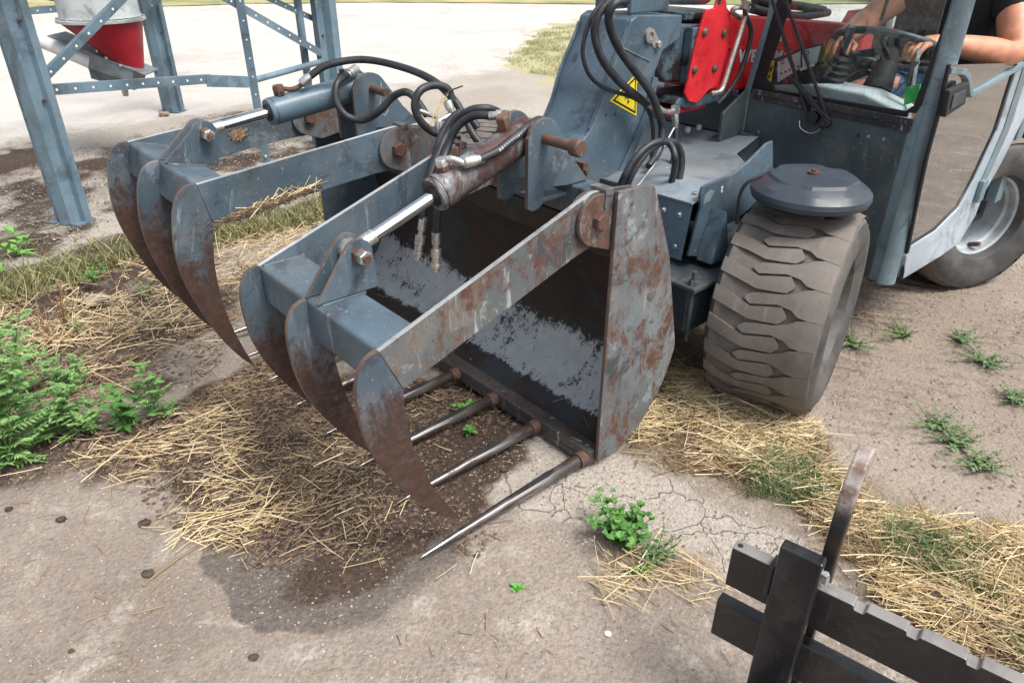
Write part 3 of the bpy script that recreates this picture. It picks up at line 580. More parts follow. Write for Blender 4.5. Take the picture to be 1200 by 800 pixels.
lug = [(-.064, .862), (-.066, 1.075)] + arc(-.0, 1.062, .064, 165, 40, 8) + [(.125, .985), (.195, .905), (.10, .905), (.012, .915), (.0, .90), (-.004, .868), (-.02, .855), (-.045, .852)]
for w in (.30, .432): MB().plate(lug, w - .008, w + .008, 0, 1).build('cylinder_lug', ['blue', 'edge'], gf, .002)
for w in (1.31, 1.445): MB().plate([(x * 1.15 + .02, z) for x, z in lug], w - .008, w + .008, 0, 1).build('cylinder_lug', ['blue', 'edge'], gf, .002)
MB().tube([(0, .47, 1.066), (0, .165, 1.066)], .0155, 16).tube([(0, .18, 1.066), (0, .172, 1.066), (0, .145, 1.066), (0, .14, 1.066)], [.018, .026, .026, .022], 18).build('cylinder_pin', 'rust', gf)
pn = MB().tube([(.03, 1.47, 1.065), (.03, 1.20, 1.065)], .016, 16).build('cylinder_pin', 'rust', gf)
MB().tube([(.03, 1.235, 1.10), (.028, 1.235, 1.06), (.015, 1.233, 1.0), (.03, 1.232, .975), (.05, 1.233, 1.0), (.035, 1.235, 1.075)], .0028, 6, smooth=4).build('spring_clip', 'zinc', pn)
# strips that carry the lugs down the back wall
for w in (.365, 1.38): MB().box(.005, .128, w - .05, w + .05, .86, .874).build('lug_gusset', 'blue', gf, .003)
# hoses of the grapple
def hose(parent, pts, r=.0125, mat='hose', name='hydraulic_hose', n=10): return MB().tube([Vector(p) for p in pts], r, n, smooth=6).build(name, mat, parent)
def fitting(parent, a, b_, r=.017, mat='zinc', name='hose_fitting'):
    a = Vector(a); b_ = Vector(b_); d = b_ - a; return MB().tube([a, a + d * .08, a + d * .62, a + d * .63, b_], [r * .8, r, r, r * .78, r * .78], 10).build(name, mat, parent)
q = fR + dR * .06 + upR * .085; w3 = lambda x, y, w: LW(x, y, w)
b = MB().hexbolt(q - upR * .03, upR, .02, .03).tube([q - upR * .01, w3(528, 186, .355), w3(545, 192, .33)], .010, 10, smooth=4); b.build('elbow_fitting', 'zinc', gf)
fitting(gf, w3(543, 191, .33), w3(566, 186, .32), .0175); hose(gf, [w3(562, 187, .32), w3(583, 177, .315), w3(605, 160, .32), w3(624, 144, .34), w3(634, 141, .38), w3(638, 150, .42), w3(636, 160, .45)], .0125)
q = pR - dR * .07 + upR * .08; b = MB().hexbolt(q - upR * .02, upR, .022, .035); b.tube([q, w3(592, 134, .40)], .014, 8, flat=True); b.build('elbow_fitting', 'rust', gf)
fitting(gf, w3(596, 135, .40), w3(574, 136, .45), .017)
hose(gf, [w3(577, 136, .45), w3(555, 136, .5), w3(535, 150, .55), w3(524, 175, .56), w3(514, 205, .53), w3(513, 235, .50), w3(512, 262, .50), w3(511, 275, .50)])
hose(gf, [w3(585, 132, .52), w3(570, 127, .52), w3(548, 131, .56), w3(528, 150, .62), w3(512, 185, .60), w3(502, 215, .58), w3(497, 240, .56), w3(495, 256, .56)])
hose(gf, [w3(560, 150, .62), w3(545, 133, .66), w3(530, 138, .68), w3(517, 160, .68), w3(506, 200, .65), w3(500, 230, .62)])
for (x0, y0, x1, y1, w) in ((511, 272, 511, 318, .50), (496, 254, 489, 305, .56)):
    a = w3(x0, y0, w); c = w3(x1, y1, w); d = c - a
    MB().tube([a, a + d * .3, a + d * .31, a + d * .42, a + d * .43, a + d * .62, a + d * .63, a + d * .80, a + d * .81, a + d * .9, a + d * .91, c], [.014, .014, .010, .010, .017, .017, .014, .014, .016, .016, .010, .010], 12, flat=False).build('quick_coupler', 'zinc', gf)
q = fL + dL * .06 + upL * .08; b = MB().hexbolt(q - upL * .03, upL, .022, .035); b.tube([q - upL * .005, w3(340, 105, 1.38), w3(350, 102, 1.37), w3(356, 97, 1.36)], .009, 8, smooth=3); b.build('elbow_fitting', 'rust', gf)
fitting(gf, w3(353, 99, 1.36), w3(367, 86, 1.35), .018)
hose(gf, [w3(364, 89, 1.35), w3(385, 76, 1.32), w3(425, 70, 1.25), w3(468, 78, 1.1), w3(505, 93, .95), w3(530, 115, .85), w3(543, 135, .80), w3(556, 160, .74), w3(570, 175, .7)], .0135)
fitting(gf, w3(418, 80, 1.36), w3(404, 91, 1.33), .018)
hose(gf, [w3(407, 88, 1.33), w3(395, 98, 1.30), w3(394, 118, 1.28), w3(405, 135, 1.25), w3(425, 141, 1.2), w3(445, 130, 1.12), w3(460, 114, 1.08), w3(475, 108, 1.02), w3(487, 116, .98), w3(500, 135, .92)], .0135)
lp = [w3(512 + 27 * math.cos(R(a)), 128 + 30 * math.sin(R(a)), .82 - a * .0002) for a in range(-60, -400, -34)]
hose(gf, [w3(540, 160, .76)] + [w3(515, 158, .80)] + [w3(495, 145, .81), w3(486, 125, .82), w3(492, 107, .82), w3(508, 100, .82), w3(524, 104, .81), w3(530, 118, .80)], .0135)
fitting(gf, w3(524, 118, .80), w3(530, 134, .79), .015); fitting(gf, w3(530, 134, .79), w3(514, 142, .80), .011); fitting(gf, w3(514, 140, .80), w3(514, 158, .80), .014); fitting(gf, w3(492, 130, .84), w3(512, 138, .83), .009)
MB().tube([w3(527, 108, .80), w3(512, 128, .80), w3(504, 148, .80)], .0022, 5, smooth=3).tube([w3(519, 112, .80), w3(514, 130, .80), w3(509, 146, .80)], .0022, 5, smooth=3).build('yellow_cord', 'cord', gf)
MB().tube([w3(521, 112, .79), w3(528, 106, .79), w3(542, 101, .79)], .0028, 5).build('cable_tie', 'blackplastic', gf)
fitting(gf, w3(562, 171, .66), w3(580, 163, .62), .013)
# printed line on the long hose
b = MB(); pp = [w3(583, 177, .315), w3(605, 160, .32), w3(624, 144, .34)]
for k in range(16):
    a = k / 16; c = pp[0].lerp(pp[1], a * 2) if a < .5 else pp[1].lerp(pp[2], a * 2 - 1); c = c + Vector((0, -.0118, .005)); b.box(c.x - .003, c.x + .003, c.y - .0006, c.y + .0004, c.z - .003, c.z + .004)
b.build('hose_print', 'hoseprint', gf)
# caked straw on the arm of the far jaw and on the near claws
def caked(cx, w, cz, lx, lz, rot, n, mat='strawdark', parent=gf, sl=0., Lr=(.004, .022)):
    V = []; F = []
    for k in range(n):
        u = random.gauss(0, .4) * lx; vv = random.gauss(0, .35) * lz; a = rot + random.gauss(0, .5); L = random.uniform(*Lr)
        c = Vector((cx + u, w - random.uniform(0, .006), cz + vv + u * sl)); d = Vector((math.cos(a), random.gauss(0, .08), math.sin(a))) * L; s_ = Vector((-math.sin(a), 0, math.cos(a))) * .0013; i = len(V)
        V += [c - d - s_, c + d - s_, c + d + s_, c - d + s_, c + Vector((0, -.003, 0))]; F += [(i, i + 1, i + 4), (i + 1, i + 2, i + 4), (i + 2, i + 3, i + 4), (i + 3, i, i + 4)]
    o = fast_mesh('caked_straw', V, F, mat); o.parent = parent; o['kind'] = 'stuff'; return o
a = LW(318, 236, 1.04); caked(a[0] - .02, 1.040, a[2] - .012, .17, .014, .1, 700, 'crumb', sl=.12)
caked(a[0] - .02, 1.040, a[2] - .006, .17, .014, .1, 260, sl=.12); caked(a[0] + .03, 1.040, a[2] + .006, .16, .006, .12, 26, 'straw', Lr=(.02, .06), sl=.12)
a = LW(280, 158, 1.73); caked(a[0], 1.736, a[2], .035, .022, .9, 160)

# ------------------------------------------------------------------ compact telehandler
tl_ = thing('telehandler', 'grey compact telehandler with red boom and glazed cab parked behind the grapple fork', 'telehandler', *FR())
T = tl_
# boom head (blue grey, curved)
WB0, WB1 = .60, .86
bpx = [(669, 184), (681, 168), (692, 152), (703, 126), (710, 100), (721, 72), (733, 45), (740, 24), (748, 18), (800, 18), (797, 45), (777, 60), (768, 85), (766, 105), (760, 130), (746, 168), (728, 205), (705, 230), (690, 215)]
bp = uz(bpx, WB0); bpc = bez(bp[:8], 6) + bp[8:]; b = MB().plate(bpc, WB0, WB1, 0, 0); nb_ = len(bpc)
bh = b.build('boom_head', 'blue_clean', T, .006, 3)
for p_ in bh.data.polygons:
    if abs(p_.normal.y) < .5 and p_.normal.x < -.3: p_.use_smooth = True
# flange lip along the rear edge, slots and recess on the front strip
lip = uz([(772, 92), (768, 112), (762, 135), (748, 172), (731, 208), (724, 206), (742, 168), (757, 130), (762, 108), (767, 90)], WB0 - .012); MB().plate(lip, WB0 - .012, WB0 - .001, 0, 0).build('flange_lip', 'blue_clean', bh, .003)
def on_strip(t_, w, out=.0):                       # point on the curved front strip
    k = 2 + t_ * 5.0; i = int(k); f = k - i; p = Vector((bp[i][0], 0, bp[i][1])).lerp(Vector((bp[i + 1][0], 0, bp[i + 1][1])), f); d = Vector((bp[i + 1][0] - bp[i][0], 0, bp[i + 1][1] - bp[i][1])).normalized(); n_ = Vector((-d.z, 0, d.x))
    return Vector((p.x, w, p.z)) + n_ * out, d, n_
for t_, w, L in ((.82, .66, .03), (.82, .80, .03), (.58, .655, .014), (.58, .80, .014)):
    c, d, n_ = on_strip(t_, w, .002); b = MB(); P = [c + d * (L * math.cos(R(a)) * 1.0 + (L * .3 if math.cos(R(a)) > 0 else -L * .3)) + Vector((0, .012, 0)) * math.sin(R(a)) for a in range(0, 360, 30)]
    b.add([p for p in P] + [p - n_ * .006 for p in P], [list(range(12))] + [(i, i + 12, (i + 1) % 12 + 12, (i + 1) % 12) for i in range(12)]); b.build('slot', 'cab', bh)
for w in (WB0 + .004, WB1 - .012):
    path = [on_strip(k / 12, w, .006)[0] for k in range(12)]; MB().tube(path, .006, 6).build('edge_rib', 'blue_clean', bh)
c = LW(760, 42, WB0); b = MB().lathe([(.0, 0), (.026, 0), (.026, .012), (.014, .014), (.012, .008), (0, .008)], (c.x, WB0, c.z), (0, -1, 0), 20); c2 = LW(770, 52, WB0)
b.plate([(c.x - .025, c.z + .01), (c.x, c.z + .03), (c.x + .03, c.z + .015), (c2.x + .018, c2.z), (c2.x, c2.z - .022), (c2.x - .018, c2.z - .012)], WB0 - .004, WB0 - .0005); b.hexbolt((c2.x, WB0 - .004, c2.z), (0, -1, 0), .014, .012); b.build('pin_lock', 'black_worn', bh)
for x, y in ((710, 135), (721, 134)): c = LW(x, y, WB0); MB().tube([(c.x, WB0 - .001, c.z), (c.x, WB0 + .002, c.z)], .005, 8).build('hole', 'blackplastic', bh)
MB().bar(LW(722, 52, WB0 - .002), LW(762, 72, WB0 - .002), .003, .004).build('weld_seam', 'blue_dusty', bh)
# warning triangle
tri = [LW(x, y, WB0 - .0025) for x, y in ((717, 118), (745, 134), (747, 92), (744, 86))]
cen = (tri[0] + tri[1] + (tri[2] + tri[3]) / 2) / 3
def tripl(s0, s1, mat, nm, wy):
    P = [tri[0], tri[1], (tri[2] + tri[3]) / 2]; P = [cen + (p - cen) * s0 for p in P]; return MB().plate([(p.x, p.z) for p in P], wy - .0008, wy, 0, 0).build(nm, mat, bh)
tripl(1.12, 0, 'yellow', 'warning_sticker', WB0 - .001); tripl(.96, 0, 'blackplastic', 'sticker_border', WB0 - .0021); tripl(.80, 0, 'yellow', 'sticker_field', WB0 - .0032)
b = MB(); b.bar(cen + Vector((-.004, -.0045, .03)), cen + Vector((0, -.0045, -.005)), .001, .009, up=(1, 0, 0)); b.bar(cen + Vector((0, -.0045, -.012)), cen + Vector((.0, -.0045, -.02)), .001, .009, up=(1, 0, 0)); b.bar(cen + Vector((-.02, -.0045, .0)), cen + Vector((.006, -.0045, .012)), .001, .006); b.build('sticker_symbol', 'blackplastic', bh)
a = [LW(x, y, WB0 - .002) for x, y in ((741, 97), (748, 97), (748, 84), (744, 84))]; MB().plate([(p.x, p.z) for p in a], WB0 - .0018, WB0 - .001).build('warning_sticker', 'yellow', bh)
# clamp block low on the head
c = LW(685, 200, .56); MB().box(c.x - .012, c.x + .012, .555, .60, c.z - .03, c.z + .03).hexbolt((c.x, .555, c.z), (0, -1, 0), .011, .012).build('clamp', 'rust', bh)
# coupling plate between the head and the fork
MB().plate([(.385, .74), (.385, .25), (.46, .20), (.60, .45), (.62, .72), (.45, .80)], .50, 1.0).build('coupler', ['blue', 'edge'], T, .006)
MB().box(.365, .42, .15, 1.5, .30, .42).build('coupler_bar', 'axle', T, .006)
# inner boom, sliding in the red outer boom; the boom falls a little to the back
sl_ = lambda u, z: z - .10 * (u - 1.3)
ib = [(.95, sl_(.95, 1.255)), (1.45, sl_(1.45, 1.265)), (1.45, sl_(1.45, 1.02)), (.98, sl_(.98, 1.04)), (.9, sl_(.9, 1.10))]
MB().plate(ib, .622, .84, 0, 0).build('inner_boom', 'grease', T, .01)
ob = [(1.27, sl_(1.27, 1.305)), (3.35, sl_(3.35, 1.305)), (3.35, sl_(3.35, 1.0)), (1.27, sl_(1.27, 1.0))]
rb = MB().plate(ob, .60, .90, 0, 0).build('outer_boom', 'red', T, .012, 3)
rp = uz([(843, -6), (840, 5), (838, 10), (828, 12), (821, 34), (813, 63), (807, 94), (803, 110), (808, 119), (817, 121), (824, 113), (832, 105), (842, 101), (849, 91), (853, 60), (857, 16), (852, 9), (850, -6)], .565)
pp_ = MB().plate(rp, .565, .577, 0, 0).build('boom_end_plate', 'red', rb, .002)
for x, y in ((825.5, 38), (848, 39), (813.6, 82), (837, 80.5)): c = LW(x, y, .565); MB().tube([(c.x, .566, c.z), (c.x, .560, c.z), (c.x, .553, c.z)], [.016, .016, .009], 12).build('bolt', 'rust', rb)
c = LW(843, 6, .563); MB().tube([(c.x, .5642, c.z + .012), (c.x, .5652, c.z + .012)], .012, 12).build('hole', 'blackplastic', rb)
MB().box(1.06, 1.268, .5775, .62, 1.06, 1.27).build('wear_pad', 'grease', rb, .006); MB().box(1.06, 1.268, .62, .9, 1.292, 1.32).build('boom_collar', 'grease', rb, .006)
MB().bar((1.32, .597, 1.175), (3.3, .597, .977), .006, .008).build('boom_seam', 'red', rb, .001)
MB().plate([(1.0, .985), (1.03, 1.01), (1.45, .99), (1.45, .965), (1.1, .955)], .58, .80).build('wear_block', ['grease'], rb, .006); MB().box(.99, 1.24, .60, .80, .94, .962).build('boom_lip', 'red', rb, .004)
def text_mesh(txt, size, name, mat, parent, locn, rot, ext=.0008, off=.0, sx=1.):
    cu = bpy.data.curves.new(name, 'FONT'); cu.body = txt; cu.size = size; cu.extrude = ext; cu.offset = off; cu.space_character = 1.02
    tmp = bpy.data.objects.new('tmp', cu); COL.objects.link(tmp); dg = bpy.context.evaluated_depsgraph_get(); me = bpy.data.meshes.new_from_object(tmp.evaluated_get(dg)); bpy.data.objects.remove(tmp)
    me.materials.clear(); me.materials.append(M[mat]); o = bpy.data.objects.new(name, me); COL.objects.link(o); o.parent = parent; o.location = locn; o.rotation_euler = rot; o.scale = (sx, 1, 1); return o
tp = LW(864, 73, .597)
text_mesh('WEIDEMANN', .075, 'lettering', 'silvertext', rb, (tp.x, .5975, tp.z), (R(90), R(5.7), 0), .001, .0022, 1.25)
# top of the boom: tilt cylinder, brackets
c0 = LW(752, 4, .72); MB().tube([(.88, .73, 1.40), (1.32, .73, 1.375)], .045, 20).build('tilt_cylinder', 'blue_dusty', T)
MB().box(.74, .96, .63, .65, 1.335, 1.47).box(.74, .96, .79, .81, 1.335, 1.47).build('cylinder_bracket', 'blue_clean', T, .004)
MB().tube([(.76, .74, 1.345), (.76, .74, 1.375)], .012, 8).build('grease_nipple', 'zinc', T)
rr = MB(); rr.plate([(2.35, 1.17), (2.42, 1.25), (2.7, 1.25), (2.85, 1.14), (2.78, 1.13), (2.66, 1.21), (2.46, 1.21), (2.42, 1.165)], .62, .64); rr.build('boom_bracket', ['red'], rb, .002)
# hoses and pipes on the boom
hose(T, [LW(722, -4, .52), LW(712, 4, .53), LW(700, 20, .54), LW(697, 42, .55), LW(706, 70, .54), LW(727, 97, .54), LW(752, 117, .54), LW(762, 122, .53)], .0145)
hose(T, [LW(735, 0, .50), LW(719, 6, .50), LW(713, 25, .52), LW(724, 55, .53), LW(745, 85, .52), LW(762, 108, .50), LW(771, 130, .50), LW(776, 150, .50), LW(773, 175, .48), LW(760, 195, .46)], .0145)
hose(T, [LW(712, 0, .56), LW(696, 15, .57), LW(686, 40, .575), LW(683, 65, .58), LW(692, 90, .575), LW(712, 105, .57), LW(740, 114, .56), LW(758, 127, .54), LW(765, 150, .53), LW(764, 180, .52), LW(757, 215, .50)], .0075)
fitting(T, LW(760, 121, .53), LW(773, 128, .52), .017); b = MB().tube([LW(772, 127, .52), LW(782, 131, .52), LW(790, 129, .52)], .009, 8, smooth=3); b.build('pipe', 'zinc', T)
b = MB().hexbolt(LW(792, 124, .52), (0, 0, -1), .018, .03); b.build('pipe_nut', 'zinc', T); fitting(T, LW(791, 133, .52), LW(792, 152, .52), .014)
hose(T, [LW(792, 150, .52), LW(791, 175, .50), LW(786, 200, .47), LW(779, 222, .44), LW(770, 245, .40)], .012)
for dw, dx in ((0, 0), (.03, -8)):
    hose(T, [LW(733 + dx, 222, .40), LW(742 + dx, 202, .38), LW(757 + dx, 180, .37), LW(776 + dx, 167, .36), LW(792 + dx, 168, .35), LW(799 + dx, 185, .34 - dw), LW(796 + dx, 210, .33), LW(786 + dx, 235, .33), LW(776 + dx, 252, .34)], .0125)
MB().tube([LW(790, 150, .50), LW(765, 195, .45), LW(750, 215, .42), LW(735, 228, .40)], .003, 6).build('bowden_cable', 'lightgrey', T)
MB().tube([LW(781, 196, .33), LW(793, 202, .33)], .0025, 5).build('cable_tie', 'white', T)
hose(T, [LW(878, 4, .52), LW(873, 14, .52), LW(880, 35, .53), LW(876, 60, .54), LW(866, 88, .55), LW(850, 112, .56), LW(840, 122, .56)], .010)
MB().tube([LW(869, -8, .52), LW(874, 12, .52), LW(870, 30, .53), LW(858, 68, .535), LW(848, 100, .54), LW(843, 108, .54), LW(833, 110, .55)], .0115, 12, smooth=4).build('pipe', 'zinc', T)
MB().tube([LW(878, 10, .53), LW(864, 9, .54), LW(858, 14, .56), LW(868, 22, .56)], .010, 10, smooth=4).build('pipe', 'zinc', T)
hose(T, [LW(885, 0, .64), LW(905, 4, .66), LW(940, 8, .7), LW(965, 12, .75)], .02); hose(T, [LW(880, 10, .62), LW(910, 17, .66), LW(940, 19, .7), LW(970, 15, .76)], .02)
# chassis: sloping cover in front of the cab, side plate, front box
b = MB(); hood = [(.60, .765), (.70, .79), (.98, .80), (1.15, .806), (1.42, .82)]
v = [(u, (w if u < 1. else max(w, .36 if u < 1.2 else .43)), z - (.02 if w > .45 else 0)) for u, z in hood for w in (.162, .42, .585, 1.3)]; n = 4
b.add(v, [(i * n + k, i * n + k + 1, (i + 1) * n + k + 1, (i + 1) * n + k) for i in range(4) for k in range(3)], 0, True)
b.add([(.60, .162, .765), (.60, 1.3, .745), (.57, 1.3, .52), (.57, .162, .56)], [(0, 1, 2, 3)], 1); b.build('chassis_cover', ['blue_dusty', 'blue_clean'], T)
spx = [(898, 168), (878, 188), (860, 203), (831, 215), (823, 219), (820, 228), (820, 245), (806, 300), (838, 301), (832, 271), (846, 266), (860, 258), (876, 246), (890, 232), (905, 225), (905, 165)]
sp_ = MB().plate(uz(spx, .15), .146, .158, 0, 0).build('chassis_side_plate', 'blue_clean', T, .003)
c = [LW(x, y, .1455) for x, y in ((824, 240), (831, 236), (838, 224), (833, 222), (826, 229))]; MB().plate([(p.x, p.z) for p in c], .1452, .1458).build('slot', 'blue_dusty', sp_)
c = LW(846, 222, .145); b = MB(); b.bar(c + Vector((-.006, 0, .008)), c + Vector((.006, 0, .008)), .001, .004); b.bar(c + Vector((0, 0, .012)), c + Vector((0, 0, -.012)), .001, .004, up=(1, 0, 0)); b.bar(c + Vector((-.004, 0, -.004)), c + Vector((.006, 0, -.008)), .001, .004); b.build('paint_mark', 'white', sp_)
MB().plate([(.69, .74), (.64, .55), (.75, .55)], .08, .146, 0, 0).build('gusset', 'blue_clean', T, .002)
MB().box(.47, .82, .02, .33, .505, .525).build('axle_flange', 'axle', T, .006); MB().box(.49, .80, .05, .30, .33, .505).build('axle_box', 'axle', T, .015)
for u, w in ((.50, .05), (.50, .30), (.79, .05)): MB().tube([(u, w, .50), (u, w, .575)], .009, 8).hexbolt((u, w, .525), (0, 0, 1), .017, .018).tube([(u, w, .30), (u, w, .50)], .008, 8).build('axle_bolt', 'axle', T)
MB().tube([(.76, -.02, .41), (.76, 1.5, .41)], .09, 16).tube([(.76, .55, .40), (.76, .95, .40)], [.15, .15], 16).build('front_axle', 'axle', T)
MB().box(.62, 3.2, .25, 1.25, .30, .52).build('chassis_frame', 'axle', T, .02)
MB().plate([(.60, .52), (1.4, .52), (1.4, .80), (.60, .745)], .60, .62).build('chassis_side_plate', 'axle', T)
MB().plate([(1.28, .80), (1.28, .92), (1.44, 1.0), (3.0, .92), (3.0, .5), (1.44, .5), (1.30, .62)], .534, .548).build('inner_panel', 'cab', T, .003); MB().box(1.425, 1.44, .55, .98, .80, .97).build('inner_panel', 'cab', T, .01)
MB().plate([(1.16, .80), (1.0, .45), (1.44, .45), (1.44, .80)], .437, .447).build('inner_panel', 'cab', T)
# dark well beside the boom
MB().box(1.43, 3.2, .91, 1.35, .45, .95).build('engine_cover', 'blue_clean', T, .03, 3)
MB().box(2.6, 3.35, -.12, .9, .45, 1.05).build('rear_body', 'cab', T, .03, 3)
for u_, w_, z_ in ((.66, .20, .78), (.66, .52, .762), (1.0, .52, .782), (1.30, .50, .797), (.95, .20, .80)): MB().hexbolt((u_, w_, z_ - .002), (0, 0, 1), .011, .010).build('bolt', 'zinc', T)
for x, y in ((805, 152), (818, 149)): c = LW(x, y, .60); MB().tube([(c.x, .601, c.z), (c.x, .590, c.z)], .012, 10).build('bolt', 'zinc', T)
for u_, z_ in ((.585, .72), (.585, .60)):
    for w_ in (.20, .27): MB().hexbolt((u_, w_, z_), (-1, 0, 0), .010, .012).build('bolt', 'zinc', T)
b = MB(); b.bar((.598, .163, .7665), (.598, 1.2, .747), .006, .006); b.build('edge_bead', 'blue_dusty', T)
MB().box(1.17, 1.445, .16, .436, .69, .70).build('inner_panel', 'blue_clean', T)  # ledge added to lighten the dark gap beside the cab
# wheels -----------------------------------------------------------
def wheel(cu, cw, steer, ww=.37, Rr=.382):
    hw = ww / 2
    w_ = bpy.data.objects.new('wheel', None); COL.objects.link(w_); w_.parent = T; w_.location = (cu, cw, Rr - .004); w_.rotation_euler = (0, 0, steer)
    prof = [(.190, -hw + .09), (.198, -hw + .05), (.215, -hw + .008), (.27, -hw - .012), (.325, -hw - .012), (Rr - .035, -hw + .0), (Rr - .0135, -hw + .016), (Rr - .0110, 0), (Rr - .0135, hw - .016), (Rr - .035, hw), (.325, hw + .012), (.27, hw + .012), (.215, hw - .008), (.205, hw - .03)]
    b = MB(); b.lathe(prof[:6], (0, 0, 0), (0, 1, 0), 72, 1); b.lathe(prof[5:10], (0, 0, 0), (0, 1, 0), 72, 3); b.lathe(prof[9:], (0, 0, 0), (0, 1, 0), 72, 1)
    N = 23; p = 2 * math.pi / N
    Lr = [(1.0, 0., -.49), (.62, -.22, -.67), (.27, -.44, -.85), (0, -.34, -.83), (-.28, -.25, -.79), (-.39, -.50, -.60)]
    Rt = [(-1.0, -.5, -1.485), (-.74, -.5, -1.48), (-.58, -.57, -1.44), (-.44, -.74, -1.27), (-.19, -.87, -1.20), (.08, -.93, -1.29), (.30, -1.0, -1.36), (.41, -1.14, -1.23)]
    def rad(y): return Rr - .016 * max(0, (abs(y) / hw - .75) / .25) ** 2
    for k in range(N):
        for rows_, offp, sgn in ((Lr, 0, 1), (Rt, 0, 1)):
            V = []; 
            for yy, s0, s1 in rows_:
                y = yy * (hw - .004)
                for q in range(5):
                    s_ = (s0 + (s1 - s0) * q / 4 + offp + k) * p; rr_ = rad(y); V.append((math.sin(s_) * rr_, y, math.cos(s_) * rr_))
            nr = len(rows_); base = len(V)
            for yy, s0, s1 in rows_:
                y = yy * (hw - .004)
                for s0_ in (s0 + .03, s1 - .03):
                    s_ = (s0_ + offp + k) * p; rr_ = Rr - .019; V.append((math.sin(s_) * rr_, y, math.cos(s_) * rr_))
            f = []; mi_ = []
            for i in range(nr - 1):
                for q in range(4): f.append((i * 5 + q, i * 5 + q + 1, (i + 1) * 5 + q + 1, (i + 1) * 5 + q)); mi_.append(0)
                f.append((base + 2 * i, i * 5, (i + 1) * 5, base + 2 * (i + 1))); f.append((i * 5 + 4, base + 2 * i + 1, base + 2 * (i + 1) + 1, (i + 1) * 5 + 4)); mi_ += [2, 2]
            i = nr - 1; f.append((base + 2 * i, i * 5, i * 5 + 4, base + 2 * i + 1)); mi_.append(2)
            b.add(V, f, mi_, False)
    ty = b.build('tyre', ['tyre', 'tyreside', 'tyregroove', 'tyreshade'], w_)
    b = MB(); b.lathe([(.196, -hw + .075), (.203, -hw + .052), (.198, -hw + .046), (.188, -hw + .055), (.184, -hw + .09), (.172, -hw + .10), (.168, -hw + .19), (.155, -hw + .21), (.10, -hw + .215), (.095, -hw + .18), (.055, -hw + .175), (.05, -hw + .15), (0, -hw + .145)], (0, 0, 0), (0, 1, 0), 56)
    b.lathe([(.17, -hw + .18), (.18, hw - .06), (.196, hw - .035), (.215, hw - .004), (.20, hw), (.18, hw - .1), (0, hw - .1)], (0, 0, 0), (0, 1, 0), 48)
    b.build('rim', 'rim', w_)
    for k in range(6): a = k * math.pi / 3; MB().hexbolt((.13 * math.cos(a), -hw + .213, .13 * math.sin(a)), (0, -1, 0), .015, .02).build('wheel_nut', 'zinc', w_)
    MB().tube([(.02, -hw + .10, -.170), (.03, -hw + .05, -.150)], .012, 8).build('valve', 'rust', w_)
    return w_
def wheel_mesh_root(w_):                          # the rim is the wheel's own mesh; tyre and nuts hang below it
    rim = [c for c in w_.children if c.name.startswith('rim')][0]; rest = [c for c in w_.children if c is not rim]
    rim.name = 'wheel'; rim.parent = T; rim.location = w_.location; rim.rotation_euler = w_.rotation_euler
    for c in rest: c.parent = rim
    bpy.data.objects.remove(w_); return rim
WH = [wheel_mesh_root(wheel(.888, -.111, R(15.6)))]
def copy_wheel(cu, cw, steer):
    src = WH[0]; c = copy_obj(src, T); c.location = (cu, cw, src.location.z); c.rotation_euler = (0, 0, steer)
    for ch in list(src.children): copy_obj(ch, c)
    return c
copy_wheel(2.56, -.10, R(-23)); copy_wheel(.888, 1.58, R(15.6 + 180)); copy_wheel(2.56, 1.55, R(-23 + 180))
# plastic cap over the front wheel's steering joint
cc = (.855, -.125)
b = MB(); nn = 64; V = []
for r_, z_, oc in ((.176, .800, 0), (.190, .806, 0), (.197, .822, 0), (.196, .838, .2), (.180, .858, 1), (.150, .874, 1), (.142, .884, 1), (.06, .888, 1), (.0, .889, 0)):
    for k in range(nn):
        a = 2 * math.pi * k / nn; m_ = ((a + .3) % (math.pi / 4)) - math.pi / 8; ro = math.cos(math.pi / 8) / math.cos(m_)
        rr_ = r_ * (1 + (ro - 1) * oc * .6); nt = .004 if (r_ == .142 and abs(m_) < .14 and int((a + .3) / (math.pi / 4)) % 2 == 0) else 0
        V.append((cc[0] + math.cos(a) * rr_ * (1 - nt * 8), cc[1] + math.sin(a) * rr_ * (1 - nt * 8), z_ - nt * .6))
b.add(V, [(i * nn + k, i * nn + (k + 1) % nn, (i + 1) * nn + (k + 1) % nn, (i + 1) * nn + k) for i in range(8) for k in range(nn)] + [tuple(range(nn))[::-1]], 0, True)
cap = b.build('wheel_cap_guard', 'plastic', T); cap.data.set_sharp_from_angle(angle=R(16)); MB().tube([(cc[0], cc[1], .888), (cc[0], cc[1], .896)], .020, 14).hexbolt((cc[0], cc[1], .896), (0, 0, 1), .009, .008).build('bolt', 'rust', cap)
MB().tube([(cc[0], cc[1], .42), (cc[0], cc[1], .80)], .03, 10).build('guard_stem', 'axle', cap)
hose(T, [LW(864, 262, .03), LW(865, 242, .03), LW(868, 226, .02), LW(877, 213, .0), LW(893, 206, -.03)], .006)
# cab -----------------------------------------------------------------
CF, CL, CR_ = 1.45, -.25, .52                      # front plane, left side, right side
CT = 2.05
b = MB(); b.box(CF, CF + .03, -.166, CR_ + .01, .345, .985); cabf = b.build('cab_front_panel', 'cab', T, .008, 3)
for x, y, m_ in ((1006, 159, 'blackplastic'), (1018, 160, 'zinc'), (1036, 163, 'zinc'), (1046, 186, 'rust'), (889, 155, 'zinc')): c = LU(x, y, CF); MB().tube([(CF - .003, c.y, c.z), (CF + .001, c.y, c.z)], .007, 10).build('plug', m_, cabf)
MB().box(CF - .035, CF - .001, .47, .53, .70, .82).build('hinge_bracket', 'cab', T, .004)
for z in (.745, .775): MB().tube([(CF - .0365, .485, z), (CF - .0365, .515, z)], .006, 8).build('slot', 'blackplastic', T)
